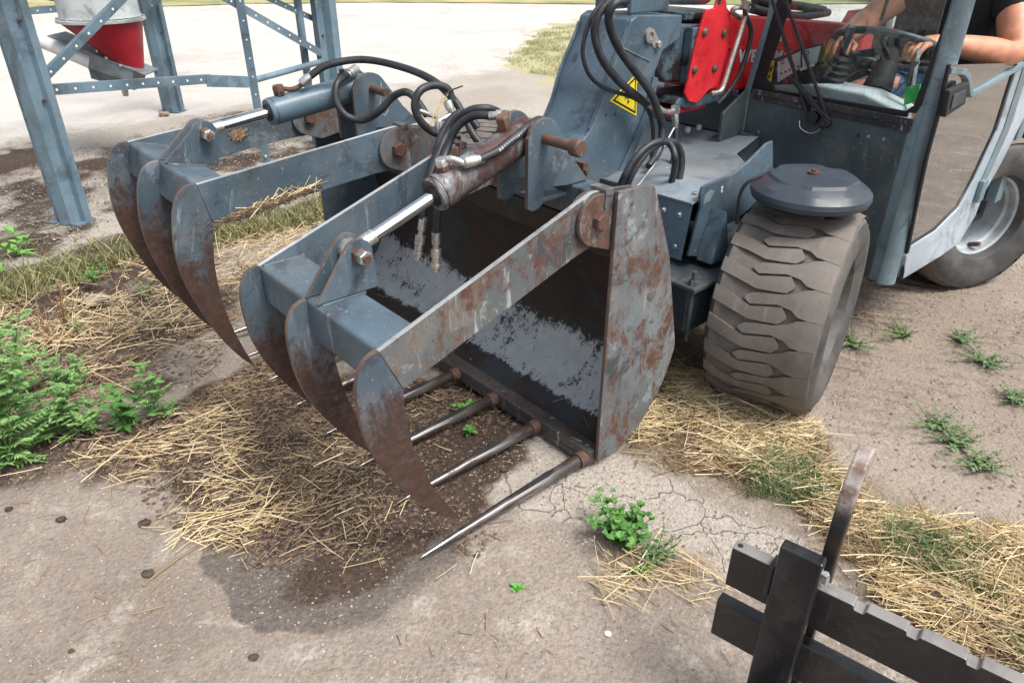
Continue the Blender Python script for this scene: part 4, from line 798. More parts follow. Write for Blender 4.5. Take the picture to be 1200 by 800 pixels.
# rounded corner and pillars; the windscreen opening follows surveyed corners
cr_ = .055
cor = [(CF + cr_ - cr_ * math.cos(R(a)), CL + cr_ - cr_ * math.sin(R(a))) for a in range(0, 91, 10)]
inn = [(CF + cr_ - .035 * math.cos(R(a)), CL + cr_ - .035 * math.sin(R(a))) for a in range(90, -1, -10)]
MB().plate(cor + inn, .325, CT, 0, 0, 'xy').build('cab_pillar', 'cab_trim', T, .003)
def yz(px, u=CF): return [(LU(x, y, u).y, LU(x, y, u).z) for x, y in px]
def ext(a, b_): return (b_[0] + (b_[0] - a[0]) * (CT - b_[1]) / (b_[1] - a[1]) * .6, CT)
o_b, o_t = yz([(1081, 124), (1124, 0)]); rr0 = CL + cr_ - .001
MB().plate([(rr0, .34), (rr0, CT), ext(o_b, o_t), o_t, o_b, (-.165, .98), (-.165, .34)], CF + .002, CF + .03, 0, 0, 'yz').build('cab_pillar', 'cab_trim', T, .003)
g_b, g_t = yz([(1070, 124), (1116, 0)])
MB().plate([(o_b[0] + .001, o_b[1] - .03), (o_t[0] + .001, o_t[1]), (ext(o_b, o_t)[0] + .001, CT), ext(g_b, g_t), g_t, g_b, (g_b[0] + .03, g_b[1] - .03)], CF + .006, CF + .026, 0, 0, 'yz').build('windscreen_gasket', 'gasket', T)
l_b, l_t = yz([(873, 106), (905, 0)]); m_b, m_t = yz([(879, 106), (910, 0)]); n_b, n_m, n_t = yz([(897, 92), (905, 62), (925, 0)])
MB().plate([(l_b[0], .60), l_b, l_t, ext(l_b, l_t), ext(m_b, m_t), m_t, m_b, (m_b[0], .60)], CF - .004, CF + .05, 0, 0, 'yz').build('cab_pillar', 'cab_trim', T, .003)
MB().plate([(m_b[0] - .001, m_b[1] - .01), (m_t[0] - .001, m_t[1]), (ext(m_b, m_t)[0] - .001, CT), ext(n_m, n_t), n_t, n_m, n_b, (n_b[0] - .03, n_b[1] - .022), (n_b[0] - .05, m_b[1] - .01)], CF + .006, CF + .026, 0, 0, 'yz').build('windscreen_gasket', 'gasket', T)
MB().box(CF + .008, CF + .024, -.14, CR_ - .035, .990, 1.010).build('windscreen_gasket', 'gasket', T)
b = MB(); b.plate(yz([(883, 107), (883, 116), (1066, 156), (1068, 143), (1000, 128)], CF - .006), CF - .008, CF - .0005, 0, 0, 'yz'); b.plate(yz([(882, 104), (882, 110), (1068, 149), (1070, 140), (1000, 126)], CF - .014), CF - .016, CF - .0085, 0, 0, 'yz'); rl = b.build('lower_rail', 'chip', T, .002)
MB().box(CF + .012, CF + .016, -.17, CR_ - .01, 1.0, CT - .005).build('windscreen', 'glass', T)
MB().box(CF, 2.6, CL, CR_, CT, CT + .06).build('cab_roof', 'cab', T, .03, 3)
for w0, w1 in ((CL, CL + .05), (CR_ - .05, CR_)): MB().box(2.5, 2.58, w0, w1, .45, CT).build('cab_pillar', 'cab_trim', T, .006)
MB().box(CF + .03, 2.6, CL + .06, CR_ - .01, .34, .38).build('cab_floor', 'blackplastic', T)
MB().box(CF + .05, 2.58, CR_ - .02, CR_ - .003, .38, 1.08).build('cab_inner_wall', 'cab', T)
MB().box(2.56, 2.59, CL + .05, CR_ - .05, .38, 1.15).build('cab_back_wall', 'cab', T)
# wiper arms with pivots
def P_U(x, y, u=CF): return LU(x, y, u)
wp = MB().bar(P_U(971, 143, CF - .02), P_U(921, 2, CF - .03), .012, .012).bar(P_U(972, 142, CF - .02), P_U(926, 90, CF - .025), .02, .016).build('wiper_arm', 'blackplastic', T, .002)
MB().bar(P_U(948, 140, CF - .02), P_U(905, 0, CF - .03), .012, .012).build('wiper_arm', 'blackplastic', T, .002)
MB().bar(P_U(938, 82, CF - .024), P_U(954, 76, CF - .024), .008, .010).build('wiper_link', 'zinc', wp)
c = P_U(955, 137, CF); MB().tube([(CF - .005, c.y, c.z), (CF - .035, c.y, c.z)], .026, 16).build('wiper_pivot', 'blackplastic', T)
c = P_U(970, 144, CF); MB().tube([(CF - .005, c.y, c.z), (CF - .04, c.y, c.z)], .020, 14).hexbolt((CF - .04, c.y, c.z), (-1, 0, 0), .010, .008).build('wiper_pivot', 'blackplastic', T)
MB().tube([P_U(963, 147, CF - .01), P_U(958, 154, CF - .012), P_U(948, 156, CF - .012), P_U(938, 150, CF - .012), P_U(937, 141, CF - .01)], .0025, 6, smooth=5).build('washer_tube', 'zinc', T)
# dashboard, stickers
b = MB(); b.plate([(.48, 1.02), (.30, 1.055), (.05, 1.045), (-.09, 1.005), (-.09, .93), (.48, .93)], CF + .04, CF + .20, 0, 0, 'yz'); b.build('dashboard', 'lightgrey', T, .012, 3)
a = [P_U(x, y, CF + .075) for x, y in ((910, 74), (934, 60), (934, 84), (909, 98))]
def card(px, u, mat, name, parent=T, th=.002):
    P = [LU(x, y, u) for x, y in px]; return MB().plate([(p.y, p.z) for p in P], u, u + th, 0, 0, 'yz').build(name, mat, parent)
card([(905, 70), (925, 62), (965, 50), (972, 98), (905, 100)], CF + .0365, 'blackplastic', 'side_console', th=.001)
s1 = card([(911, 73), (938, 60), (938, 80), (911, 97)], CF + .034, 'white', 'instruction_label'); card([(940, 59), (962, 54), (957, 74), (940, 82)], CF + .034, 'white', 'instruction_label')
for x, y in ((917, 73), (925, 69), (946, 62)):
    c = LU(x, y, CF + .0335); MB().lathe([(.006, 0), (.009, 0), (.009, .0012), (.006, .0012), (.006, 0)], (CF + .0335, c.y, c.z), (-1, 0, 0), 14).build('label_print', 'blackplastic', s1)
for k in range(5): c = LU(915 + k * 5, 86 - k * 2, CF + .0335); MB().box(CF + .0330, CF + .0338, c.y - .006, c.y + .002, c.z - .005, c.z + .003).build('label_print', 'blackplastic', s1)
ys_ = card([(902, 71), (908, 71), (903, 97), (897, 92)], CF + .012, 'yellow', 'warning_sticker'); card([(903.5, 78), (906, 77), (904, 84), (901, 84)], CF + .0115, 'blackplastic', 'label_print', ys_, .0004); card([(900, 89), (903, 87), (902, 92), (900, 92)], CF + .0115, 'blackplastic', 'label_print', ys_, .0004)
card([(913, 28), (918, 27), (915, 49), (909, 49)], CF + .25, 'white', 'instruction_label')
# steering wheel
sc_ = Vector((1.83, .125, 1.165)); tiltv = Vector((.40, 0, .92)).normalized(); tx = Vector((0, 1, 0)); ty_ = tiltv.cross(tx)
ring = [sc_ + (tx * math.cos(a) + ty_ * math.sin(a)) * .235 for a in [2 * math.pi * k / 40 for k in range(41)]]
sw = MB().tube(ring, .0155, 10, caps=False).build('steering_wheel', 'plastic', T)
for a in (90, 210, 330): e = sc_ - tiltv * .03 + (tx * math.cos(R(a)) + ty_ * math.sin(R(a))) * .222 + tiltv * .03; MB().bar(sc_ - tiltv * .03, e, .022, .008, up=tiltv).build('spoke', 'plastic', sw)
MB().tube([sc_ - tiltv * .05, sc_ + tiltv * .0], [.035, .045], 14).build('hub', 'blackplastic', sw); MB().tube([sc_ - tiltv * .45 , sc_ - tiltv * .15], .028, 14).build('steering_column', 'zinc', T); MB().tube([sc_ - tiltv * .16, sc_ - tiltv * .05], [.06, .045], 14).build('column_shroud', 'blackplastic', T)
g_ = card([(1061, 102), (1078, 99), (1076, 118), (1059, 124)], CF + .12, 'green', 'green_scraper', T, .01); MB().bar(LU(1069, 104, CF + .125), LU(1077, 57, CF + .16), .012, .012).build('handle', 'zinc', g_)
MB().bar(LU(1067, 100, CF + .13), LU(1072, 72, CF + .14), .03, .01).build('holder', 'blackplastic', g_)
# joystick with rubber bellows
jb_ = LU(972, 92, 1.60); jt = LU(986, 62, 1.60); prof = []
for k in range(13): f = k / 12; prof.append(((.062 - .036 * f) + (.008 if k % 2 else -.004), f * .15))
MB().lathe(prof, jb_ - Vector((0, 0, .05)), (jt - jb_), 20).build('joystick_bellows', 'blackplastic', T)
js = MB().tube([jt, LU(993, 46, 1.60), LU(997, 32, 1.60)], [.012, .018, .022], 10, smooth=3).tube([LU(987, 40, 1.60), LU(997, 33, 1.60)], [.012, .018], 8).build('joystick', 'plastic', T); MB().tube([LU(983, 62, 1.595), LU(988, 47, 1.595)], .007, 8).build('joystick_trigger', 'red', js)
# seat
MB().box(2.05, 2.5, 0, .42, .62, .76).build('seat', 'blackplastic', T, .05, 4); MB().box(2.44, 2.56, .0, .42, .76, 1.4).build('seat_back', 'blackplastic', T, .05, 4); MB().box(2.1, 2.45, .05, .37, .38, .62).build('seat_base', 'axle', T, .02)
MB().tube([LU(1040, 0, 1.95), LU(1032, 25, 1.95)], .008, 8).build('seat_belt', 'blackplastic', T)
# door: sheet with a large glass, half frame and handle
W0 = CL - .004
gl_l = [(1113, 76), (1098, 140), (1086, 184), (1073, 245), (1065, 287)]; gl_r = [(1094, 269), (1121, 242), (1138, 211), (1165, 153), (1190, 74)]
outer = [(1052, 326), (1100, 300), (1121, 285), (1140, 252), (1149, 228), (1170, 191), (1205, 120)]
pan = uz(gl_r[::-1] + [gl_l[-1]] + [(1059, 300), (1055, 326)] + [(1100, 299), (1122, 283), (1140, 252), (1149, 228), (1170, 191), (1203, 125), (1215, 70)], W0)
dr = MB().plate(pan, W0 - .012, W0 + .012, 0, 0).build('door', 'door', T, .004)
MB().plate(uz(gl_l + gl_r, W0), W0 - .003, W0 + .003, 0, 0).build('door_glass', 'doorglass', dr)
rear_strip = uz([(1200, 62), (1172, 150), (1146, 210), (1152, 210), (1178, 152), (1207, 62)], W0); MB().plate(rear_strip, W0 - .016, W0 - .0125).build('door_seam', ['cab_trim'], dr)
g3 = lambda pts, w, r_, mat, nm: MB().tube([LW(x, y, w) for x, y in pts], r_, 8).build(nm, mat, dr)
g3([(1112, 76), (1098, 140), (1086, 184), (1073, 245), (1064, 290), (1056, 326)], W0 - .004, .008, 'gasket', 'door_gasket'); g3([(1064, 288)] + gl_r, W0 - .004, .005, 'gasket', 'door_gasket')
b = MB(); fr = [LW(x, y, W0 - .006) for x, y in ((1112, 83), (1128, 84), (1133, 90), (1136, 111), (1150, 104), (1200, 74), (1230, 56))]
for a_, c_ in zip(fr[:-1], fr[1:]): b.bar(a_, c_, .022, .022, up=(0, 1, 0))
b.build('window_frame', 'cab_trim', dr, .003)
hd = [LW(x, y, W0 - .03) for x, y in ((1106, 138), (1112, 106), (1134, 96), (1130, 122))]; ho = MB().plate([(p.x, p.z) for p in hd], W0 - .035, W0 - .012, 0, 0).build('door_handle', 'blackplastic', dr, .006)
hd = [LW(x, y, W0 - .03) for x, y in ((1111, 128), (1115, 111), (1129, 104), (1126, 120))]; MB().plate([(p.x, p.z) for p in hd], W0 - .040, W0 - .0355, 0, 0).build('handle_recess', 'axle', ho, .003)
c = LW(1143, 222, W0); MB().box(c.x - .03, c.x + .03, W0 - .035, W0 - .012, c.z - .05, c.z + .05).build('door_latch', 'cab_trim', dr, .006)
b = MB(); fa = arc(2.62, .40, .50, 10, 150, 12); fi = arc(2.62, .40, .47, 150, 10, 12); b.plate(fa + fi, -.20, .30, 0, 0); b.build('rear_mudguard', 'blackplastic', T, .003)

# ------------------------------------------------------------------ driver
def skin_obj(name, verts, edges, radii, mat, parent=None, sub=2, root=0, locn=(0, 0, 0)):
    me = bpy.data.meshes.new(name); me.from_pydata([tuple(v) for v in verts], edges, []); me.materials.append(M[mat]); o = bpy.data.objects.new(name, me); COL.objects.link(o)
    if parent: o.parent = parent
    o.modifiers.new('skin', 'SKIN'); sv = me.skin_vertices[0].data
    for i, r_ in enumerate(radii):
        sv[i].radius = r_ if isinstance(r_, tuple) else (r_, r_)
        sv[i].use_root = (i == root)
    s = o.modifiers.new('sub', 'SUBSURF'); s.levels = s.render_levels = sub; s_ = o.modifiers['skin']; s_.use_smooth_shade = True; s_.branch_smoothing = .6
    return o
class SK:
    def __init__(s): s.v = []; s.e = []; s.r = []
    def p(s, co, r_, to=None):
        s.v.append(Vector(co)); s.r.append(r_); i = len(s.v) - 1
        if to is not None: s.e.append((to, i))
        return i
dv = thing('person', 'driver in black T-shirt and denim shorts seated in the cab, hands on the wheel', 'person', *FR())
TW = .04                                             # he sits close to the door
k = SK(); hip = k.p((2.34, TW, .90), (.19, .15)); bel = k.p((2.30, TW, 1.05), (.20, .17), hip); chs = k.p((2.27, TW, 1.24), (.20, .15), bel); shl = k.p((2.27, TW, 1.42), (.16, .11), chs); nk = k.p((2.24, TW, 1.52), .065, shl); hb = k.p((2.21, TW, 1.61), .085, nk); hm = k.p((2.20, TW, 1.70), (.10, .11), hb); ht = k.p((2.21, TW, 1.80), (.085, .095), hm)
SHL, ELL, HAL = (2.20, -.14, 1.40), (2.06, -.262, 1.165), (1.75, -.055, 1.225)
SHR, ELR, HAR = (2.20, .24, 1.40), (2.05, .36, 1.25), (1.80, .33, 1.195)
def armchain(k, sh, S, E, H, lat, side, hd):
    S, E, H = Vector(S), Vector(E), Vector(H); s0 = k.p(S, .088, sh); k1 = k.p(S.lerp(E, .5), .070, s0); k2 = k.p(S.lerp(E, .85), .060, k1); e = k.p(E, .058, k2); f1 = k.p(E.lerp(H, .28), .058, e); f2 = k.p(E.lerp(H, .6), .048, f1); f3 = k.p(E.lerp(H, .9), .033, f2); h0 = k.p(H, (.034, .028), f3)
    d = Vector(hd).normalized(); pc = H + d * .045; pl = k.p(pc, (.040, .023), h0); lat = Vector(lat).normalized(); dn = Vector((-.15, 0, -1)).normalized()
    for j, (o_, L) in enumerate(zip((-.036, -.012, .012, .035), (.052, .060, .056, .045))):
        b0 = k.p(pc + d * .034 + lat * o_ + Vector((0, 0, .004)), .0125, pl); b1 = k.p(b0_ := pc + d * (.034 + L * .55) + lat * o_ * 1.05 - Vector((0, 0, .012)), .0115, b0); b2 = k.p(b0_ + d * L * .12 + dn * .028, .0105, b1); k.p(b0_ - d * L * .30 + dn * .046, .0095, b2)
    t0 = k.p(H + d * .03 + lat * -.042 * side + dn * .005, .015, pl); t1 = k.p(H + d * .050 + lat * -.060 * side + dn * .016, .013, t0); k.p(H + d * .078 + lat * -.052 * side + dn * .034, .0105, t1)
armchain(k, shl, SHL, ELL, HAL, (.45, .85, .1), -1, (-.95, .25, -.12))
armchain(k, shl, SHR, ELR, HAR, (-.35, .9, 0), 1, (-.9, -.30, -.1))
LEG = ((-.05, .02, .955), (.15, .27, .975))
for sy, kx, kz in LEG:
    th = k.p((2.18, sy, .93), .115, hip); kn = k.p((1.86, kx, kz), .074, th); ca = k.p((1.82, kx, .72), .064, kn); an = k.p((1.80, kx, .48), .044, ca); k.p((1.68, kx, .43), (.045, .03), an)
body = skin_obj('body', k.v, k.e, k.r, 'skin', dv)
k = SK(); a0 = k.p((2.33, TW, .94), (.215, .18)); a1 = k.p((2.29, TW, 1.07), (.225, .19), a0); a2 = k.p((2.26, TW, 1.24), (.225, .175), a1); a3 = k.p((2.26, TW, 1.41), (.18, .13), a2); k.p((2.25, TW, 1.485), .085, a3)
for S, E in ((SHL, ELL), (SHR, ELR)): s0 = k.p(S, .112, a3); k.p(Vector(S).lerp(Vector(E), .52), .094, s0)
skin_obj('t_shirt', k.v, k.e, k.r, 'shirt', dv)
k = SK(); h0 = k.p((2.33, TW, .90), (.215, .165))
for sy, kx, kz in LEG: t0 = k.p((2.17, sy, .935), .135, h0); k.p((1.93, sy + (kx - sy) * .78, .96), .105, t0)
skin_obj('denim_shorts', k.v, k.e, k.r, 'denim', dv)
for sy, kx, kz in LEG: y_ = sy + (kx - sy) * .8; MB().tube([(1.925, y_, .958), (1.895, y_, .962)], .106, 20, caps=False).build('turned_hem', 'lightgrey', dv)
for sy, kx, kz in LEG: MB().box(1.62, 1.88, kx - .05, kx + .05, .385, .45).build('shoe', 'blackplastic', dv, .02, 3)
b = MB(); b.lathe([(0, .13), (.055, .12), (.095, .08), (.112, .02), (.115, -.03), (.105, -.06)], (2.225, TW, 1.76), (.12, 0, 1), 24); b.build('hair', 'hair', dv)
for sy in (-1, 1): MB().lathe([(0, .010), (.009, .007), (.012, 0)], (2.115, TW + sy * .037, 1.735), (-1, 0, 0), 12).build('eye', 'white', dv); MB().lathe([(0, .012), (.015, .006), (.018, -.01)], (2.21, TW + sy * .115, 1.71), (0, sy, 0), 12).build('ear', 'skin', dv)
MB().tube([(2.115, TW, 1.735), (2.080, TW, 1.69), (2.11, TW, 1.68)], [.009, .018, .011], 8).build('nose', 'skin', dv); MB().box(2.105, 2.118, TW - .028, TW + .028, 1.645, 1.653).build('mouth', 'red', dv, .003)

# ------------------------------------------------------------------ black lift carriage standing in the right foreground
ca_ = G(914, 640, .55); CA = Vector((ca_[0], ca_[1], 0)); cang = math.atan2(-.617, .787)
fk = thing('fork_carriage', 'black steel fork carriage with hooked upright standing on the ground in the near right corner', 'fork carriage', CA, cang)
MB().box(0, .083, 0, .03, .0, .55).build('upright', ['black'], fk, .004)
MB().box(.70, .783, 0, .03, .0, .55).build('upright', ['black'], fk, .004)
b = MB(); nb = []; x = -.098
top = [(-.098, .352), (-.098, .462)]
for kx in (.150, .245, .345, .445, .545, .645): top += [(kx, .462), (kx + .003, .452), (kx + .02, .452), (kx + .023, .462)]
top += [(.95, .462), (.95, .352)]
ub = b.plate(top, .0305, .062, 0, 1).build('upper_bar', ['black', 'black_worn'], fk, .003)
MB().tube([(-.086, .0463, .4615), (-.086, .0463, .4635)], .006, 10).build('hole', 'blackplastic', ub)
MB().box(-.108, .95, .0305, .062, .185, .295).build('lower_bar', ['black'], fk, .003)
hk = [(.063, .02), (.063, .60), (.066, .65), (.076, .695), (.092, .728), (.115, .748), (.14, .75), (.158, .738), (.165, .71), (.160, .668), (.138, .668), (.138, .70), (.132, .715), (.115, .71), (.105, .69), (.098, .65), (.095, .60), (.095, .02)]
MB().plate(hk, .066, .095, 0, 0, 'yz').build('hook', ['hook', 'hook'], fk, .004)
MB().plate(hk, .72, .748, 0, 1, 'yz').build('hook', ['black', 'black_worn'], fk, .004)
MB().box(-.014, -.002, .010, .055, .40, .478).build('stop_block', 'black', fk, .003)
MB().hexbolt((.088, .040, .478), (0, -.3, 1), .008, .03).build('locking_bolt', 'zinc', fk)
MB().box(.0, .083, -.9, -.002, .0, .035).build('fork_foot', 'black', fk, .004); MB().box(.70, .783, -.9, -.002, .0, .035).build('fork_foot', 'black', fk, .004)

# ------------------------------------------------------------------ loose stuff on the ground
def scatter(poly, n, power=1.):
    P = np.array(poly)[:, :2]; lo, hi = P.min(0), P.max(0); out = []; got = 0
    while got < n:
        q = rng.uniform(lo, hi, (n * 3, 2)); d = sdist(q[:, 0] + (fbm(q[:, 0] * 4, q[:, 1] * 4, 71) - .5) * .3, q[:, 1] + (fbm(q[:, 0] * 4, q[:, 1] * 4, 72) - .5) * .3, P)
        dens = fbm(q[:, 0] * 3.5, q[:, 1] * 3.5, 77); keep = (d < 0) & (rng.uniform(0, 1, len(q)) < np.clip((dens - .25) * 2.2, .05, 1) ** power); q = q[keep]; out.append(q); got += len(q)
    return np.concatenate(out)[:n]
def keep_clear(q): return q
def straws(name, q, Lm, wd, mat, lift=.012, heading=None, hspread=3.2, zf=gz, tilt=.12, curl=.025):
    n = len(q); L = Lm * np.exp(rng.normal(-.15, .65, n)); L = np.minimum(L, Lm * 2.6); a = (heading if heading is not None else 0) + rng.normal(0, hspread, n)
    ti = rng.normal(0, tilt, n); d = np.stack([np.cos(a) * np.cos(ti), np.sin(a) * np.cos(ti), np.sin(ti)], -1); s = np.stack([-np.sin(a), np.cos(a), np.zeros(n)], -1); w_ = wd * rng.uniform(.4, 1.35, n)
    z = zf(q[:, 0], q[:, 1]) + rng.uniform(.001, lift, n) + np.abs(np.sin(ti)) * L * .5; c = np.stack([q[:, 0], q[:, 1], z], -1)
    cb = rng.normal(0, curl, n); V = np.zeros((n, 12, 3)); up = np.array([0, 0, 1.])
    for k_, (t_, bz) in enumerate(((-.5, 0), (-.12, 1), (.2, .9), (.5, 0))):
        p = c + d * (L * t_)[:, None] + s * (cb * L * bz)[:, None] + up * (np.abs(cb) * L * bz * .3)[:, None]
        V[:, k_ * 3] = p + s * w_[:, None] * .5; V[:, k_ * 3 + 1] = p - s * w_[:, None] * .5; V[:, k_ * 3 + 2] = p + up * (w_ * .8)[:, None]
    fb = []
    for k_ in range(3):
        o_ = k_ * 3
        fb += [(o_, o_ + 2, o_ + 5, o_ + 3), (o_ + 2, o_ + 1, o_ + 4, o_ + 5)]
    F = (np.array(fb)[None] + np.arange(n)[:, None, None] * 12).reshape(-1, 4)
    o = fast_mesh(name, V.reshape(-1, 3), F, mat); meta(o, kind='stuff'); return o
def lab(o, l, c): o['label'] = l; o['category'] = c; return o
hr = math.atan2(Bv[1], Bv[0])
lab(straws('loose_straw', scatter(P_straw_r, 5600, 3.2), .08, .0028, 'straw', .04, -.35, .95), 'thick pale yellow loose straw strewn along the dirt track in front of the front wheel', 'straw')
lab(straws('rotted_straw', scatter(P_straw_r, 12000, 1.3), .04, .0026, 'strawdark', .018, 0, 2), 'brown rotted straw matted under the pale straw by the wheel', 'straw')
heap2 = gpoly([(60, 520), (200, 500), (310, 540), (420, 590), (360, 640), (290, 650), (240, 640), (170, 600), (60, 550)])
lab(straws('loose_straw', scatter(gpoly([(0, 530), (100, 490), (240, 480), (320, 540), (360, 620), (300, 650), (170, 640), (120, 560), (0, 560)]), 430, 3.0), .08, .0027, 'straw', .03, .3, .7), 'scattered golden straw stems below the far jaw beside the green weeds', 'straw')
lab(straws('chaff', scatter(P_heap, 4500, 2.0), .028, .0022, 'strawdark', .018, .4, 1.2), 'short brown chaff spread over the dark manure under the claws', 'chaff')
lab(straws('loose_straw', scatter(gpoly([(200, 600), (480, 450), (640, 600), (540, 700), (330, 690)]), 170, 1.8), .065, .0024, 'straw', .02, .2, .9), 'single straw stems lying on the dark manure below the claws', 'straw')
lab(straws('loose_straw', scatter(P_tuft, 170, 1.), .08, .0026, 'straw', .03, -.6, .7), 'small bunch of dry straw behind the low green weed in front of the fork', 'straw')
lab(straws('dead_grass', scatter(P_wall, 3200, 1.3), .07, .0026, 'straw', .05, hr, 2, tilt=.45), 'dead grass stems along the foot of the mossy slab edge', 'dead grass')
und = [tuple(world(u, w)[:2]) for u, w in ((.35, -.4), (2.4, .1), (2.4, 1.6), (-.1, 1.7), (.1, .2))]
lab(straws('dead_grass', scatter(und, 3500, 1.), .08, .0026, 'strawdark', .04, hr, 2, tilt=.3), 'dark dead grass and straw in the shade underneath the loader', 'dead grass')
allnear = gpoly([(-50, 820), (-50, 560), (200, 480), (700, 480), (1000, 560), (1250, 820)])
lab(straws('straw_bits', scatter(allnear, 260, 1.), .035, .0022, 'strawdark', .004, 0, 3, tilt=.03), 'few broken straw bits scattered thinly across the bare concrete', 'straw bits')
# pebbles and crumbs
ico_v = np.array([(0, 0, 1), (.9, 0, .1), (.28, .86, 0), (-.73, .53, .1), (-.73, -.53, 0), (.28, -.86, .1), (0, 0, -.6)]); ico_f = np.array([(0, 1, 2), (0, 2, 3), (0, 3, 4), (0, 4, 5), (0, 5, 1), (6, 2, 1), (6, 3, 2), (6, 4, 3), (6, 5, 4), (6, 1, 5)])
def bits(name, q, r0, r1, mat, zf=gz, sink=.2, label=None, cat=None):
    n = len(q); r_ = r0 + (r1 - r0) * rng.uniform(0, 1, n) ** 3; a = rng.uniform(0, 6.3, n); V = ico_v[None] * rng.uniform(.6, 1.3, (n, 7, 3)); ca2, sa = np.cos(a)[:, None], np.sin(a)[:, None]
    x = V[..., 0] * ca2 - V[..., 1] * sa; y = V[..., 0] * sa + V[..., 1] * ca2; V = np.stack([x * r_[:, None] + q[:, :1], y * r_[:, None] + q[:, 1:2], V[..., 2] * r_[:, None] * .65 + (zf(q[:, 0], q[:, 1]) + r_ * sink)[:, None]], -1)
    F = (ico_f[None] + np.arange(n)[:, None, None] * 7).reshape(-1, 3); o = fast_mesh(name, V.reshape(-1, 3), F, mat); meta(o, kind='stuff'); return lab(o, label, cat)
bits('pebbles', scatter(allnear, 11000, .3), .001, .0045, 'pebble', label='tiny pale pebbles in the worn concrete in the foreground', cat='pebbles')
bits('pebbles', scatter(P_pale, 2500, .6), .002, .007, 'pebble', label='coarse gravel on the pale cracked concrete beside the tines', cat='pebbles')
bits('soil_crumbs', scatter(P_heap, 12000, .7), .002, .013, 'crumb', label='dark crumbs of manure on the ground below the claws', cat='crumbs')
bits('soil_crumbs', scatter(allnear, 2600, 3.), .001, .0045, 'sandclod', label='loose dark soil crumbs spread thinly over the foreground concrete', cat='crumbs')
bits('pebbles', scatter(P_sand, 2600, .8), .002, .009, 'sandclod', label='small clods in the sandy wheel track beside the cab', cat='clods')
slabdirt = gpoly([(0, 290), (0, 190), (150, 160), (300, 125), (420, 130), (420, 250), (250, 275), (100, 285)], .1)
fz_ = lambda x, y: np.full(np.shape(x), .103)
bits('pebbles', scatter(slabdirt, 16000, 1.6), .001, .010, 'sandclod', fz_, label='brown debris and small stones on the slab between the silo legs', cat='debris')
bits('pebbles', scatter(slabdirt, 1500, .5), .002, .010, 'pebble', fz_, label='pale grit on the slab around the silo legs', cat='grit')
bits('soil_crumbs', scatter(P_lit, 5000, .8), .002, .012, 'crumb', label='dark soil crumbs and litter on the ground below the mossy slab edge', cat='crumbs')
bits('pebbles', scatter(P_lit, 900, 1.), .002, .010, 'pebble', label='pale chips and grit among the litter below the slab edge', cat='pebbles')
lab(straws('litter', scatter(P_lit, 2600, 1.1), .045, .0028, 'strawdark', .02, 0, 3), 'brown plant litter matted on the soil between the weeds and the slab', 'litter')
lab(straws('dry_stems', scatter(P_lit, 260, 1.1), .10, .0030, 'straw', .03, .2, 1.2), 'pale dry stems lying over the litter left of the far claws', 'dry stems')
# grass on the far patch and rim of the field
def blades(name, q, h, w_, mat, zf, label, cat, lean=.35):
    n = len(q); H_ = h * np.exp(rng.normal(0, .35, n)); a = rng.uniform(0, 6.3, n); le = rng.normal(0, lean, (n, 2)) * H_[:, None]; z = zf(q[:, 0], q[:, 1])
    s = np.stack([np.cos(a), np.sin(a), np.zeros(n)], -1) * w_ * .5; c = np.stack([q[:, 0], q[:, 1], z], -1); V = np.zeros((n, 5, 3))
    m_ = c + np.concatenate([le * .4, (H_ * .6)[:, None]], 1); t_ = c + np.concatenate([le, H_[:, None]], 1); V[:, 0] = c - s; V[:, 1] = c + s; V[:, 2] = m_ + s * .7; V[:, 3] = m_ - s * .7; V[:, 4] = t_
    F = (np.array([(0, 1, 2), (0, 2, 3), (3, 2, 4)])[None] + np.arange(n)[:, None, None] * 5).reshape(-1, 3); o = fast_mesh(name, V.reshape(-1, 3), F, mat); meta(o, kind='stuff'); return lab(o, label, cat)
pt = gpoly([(592, 72), (640, 34), (705, 26), (720, 106), (655, 98)], .1)
blades('thin_grass', scatter(pt, 9000, 1.6), .028, .008, 'grass', fz_, 'thin half dry grass patch in the pale yard left of the boom', 'grass')
blades('moss_grass', scatter([tuple(world(u, w)[:2]) for u, w in ((-1.6, 2.75), (1.0, 2.7), (1.0, 3.0), (-1.6, 3.05))], 5200, .8), .10, .005, 'vergegrass', lambda x, y: np.full(np.shape(x), .03), 'short grass growing from the mossy slab edge', 'grass', .6)
for nm, pg, n_, lb in (('grass_tuft', [(850, 530), (940, 535), (975, 590), (880, 600)], 1100, 'sparse green grass tuft in the straw below the front wheel'), ('grass_tuft', [(1040, 625), (1160, 650), (1180, 720), (1070, 690)], 900, 'green grass in the straw right of the hooked upright'), ('grass_tuft', [(1150, 730), (1220, 710), (1220, 800), (1180, 790)], 160, 'bright green grass at the right edge beyond the carriage bars')):
    blades(nm, scatter(gpoly(pg), n_, .8), .06, .003, 'leafdark', gz, lb, 'grass', .7)

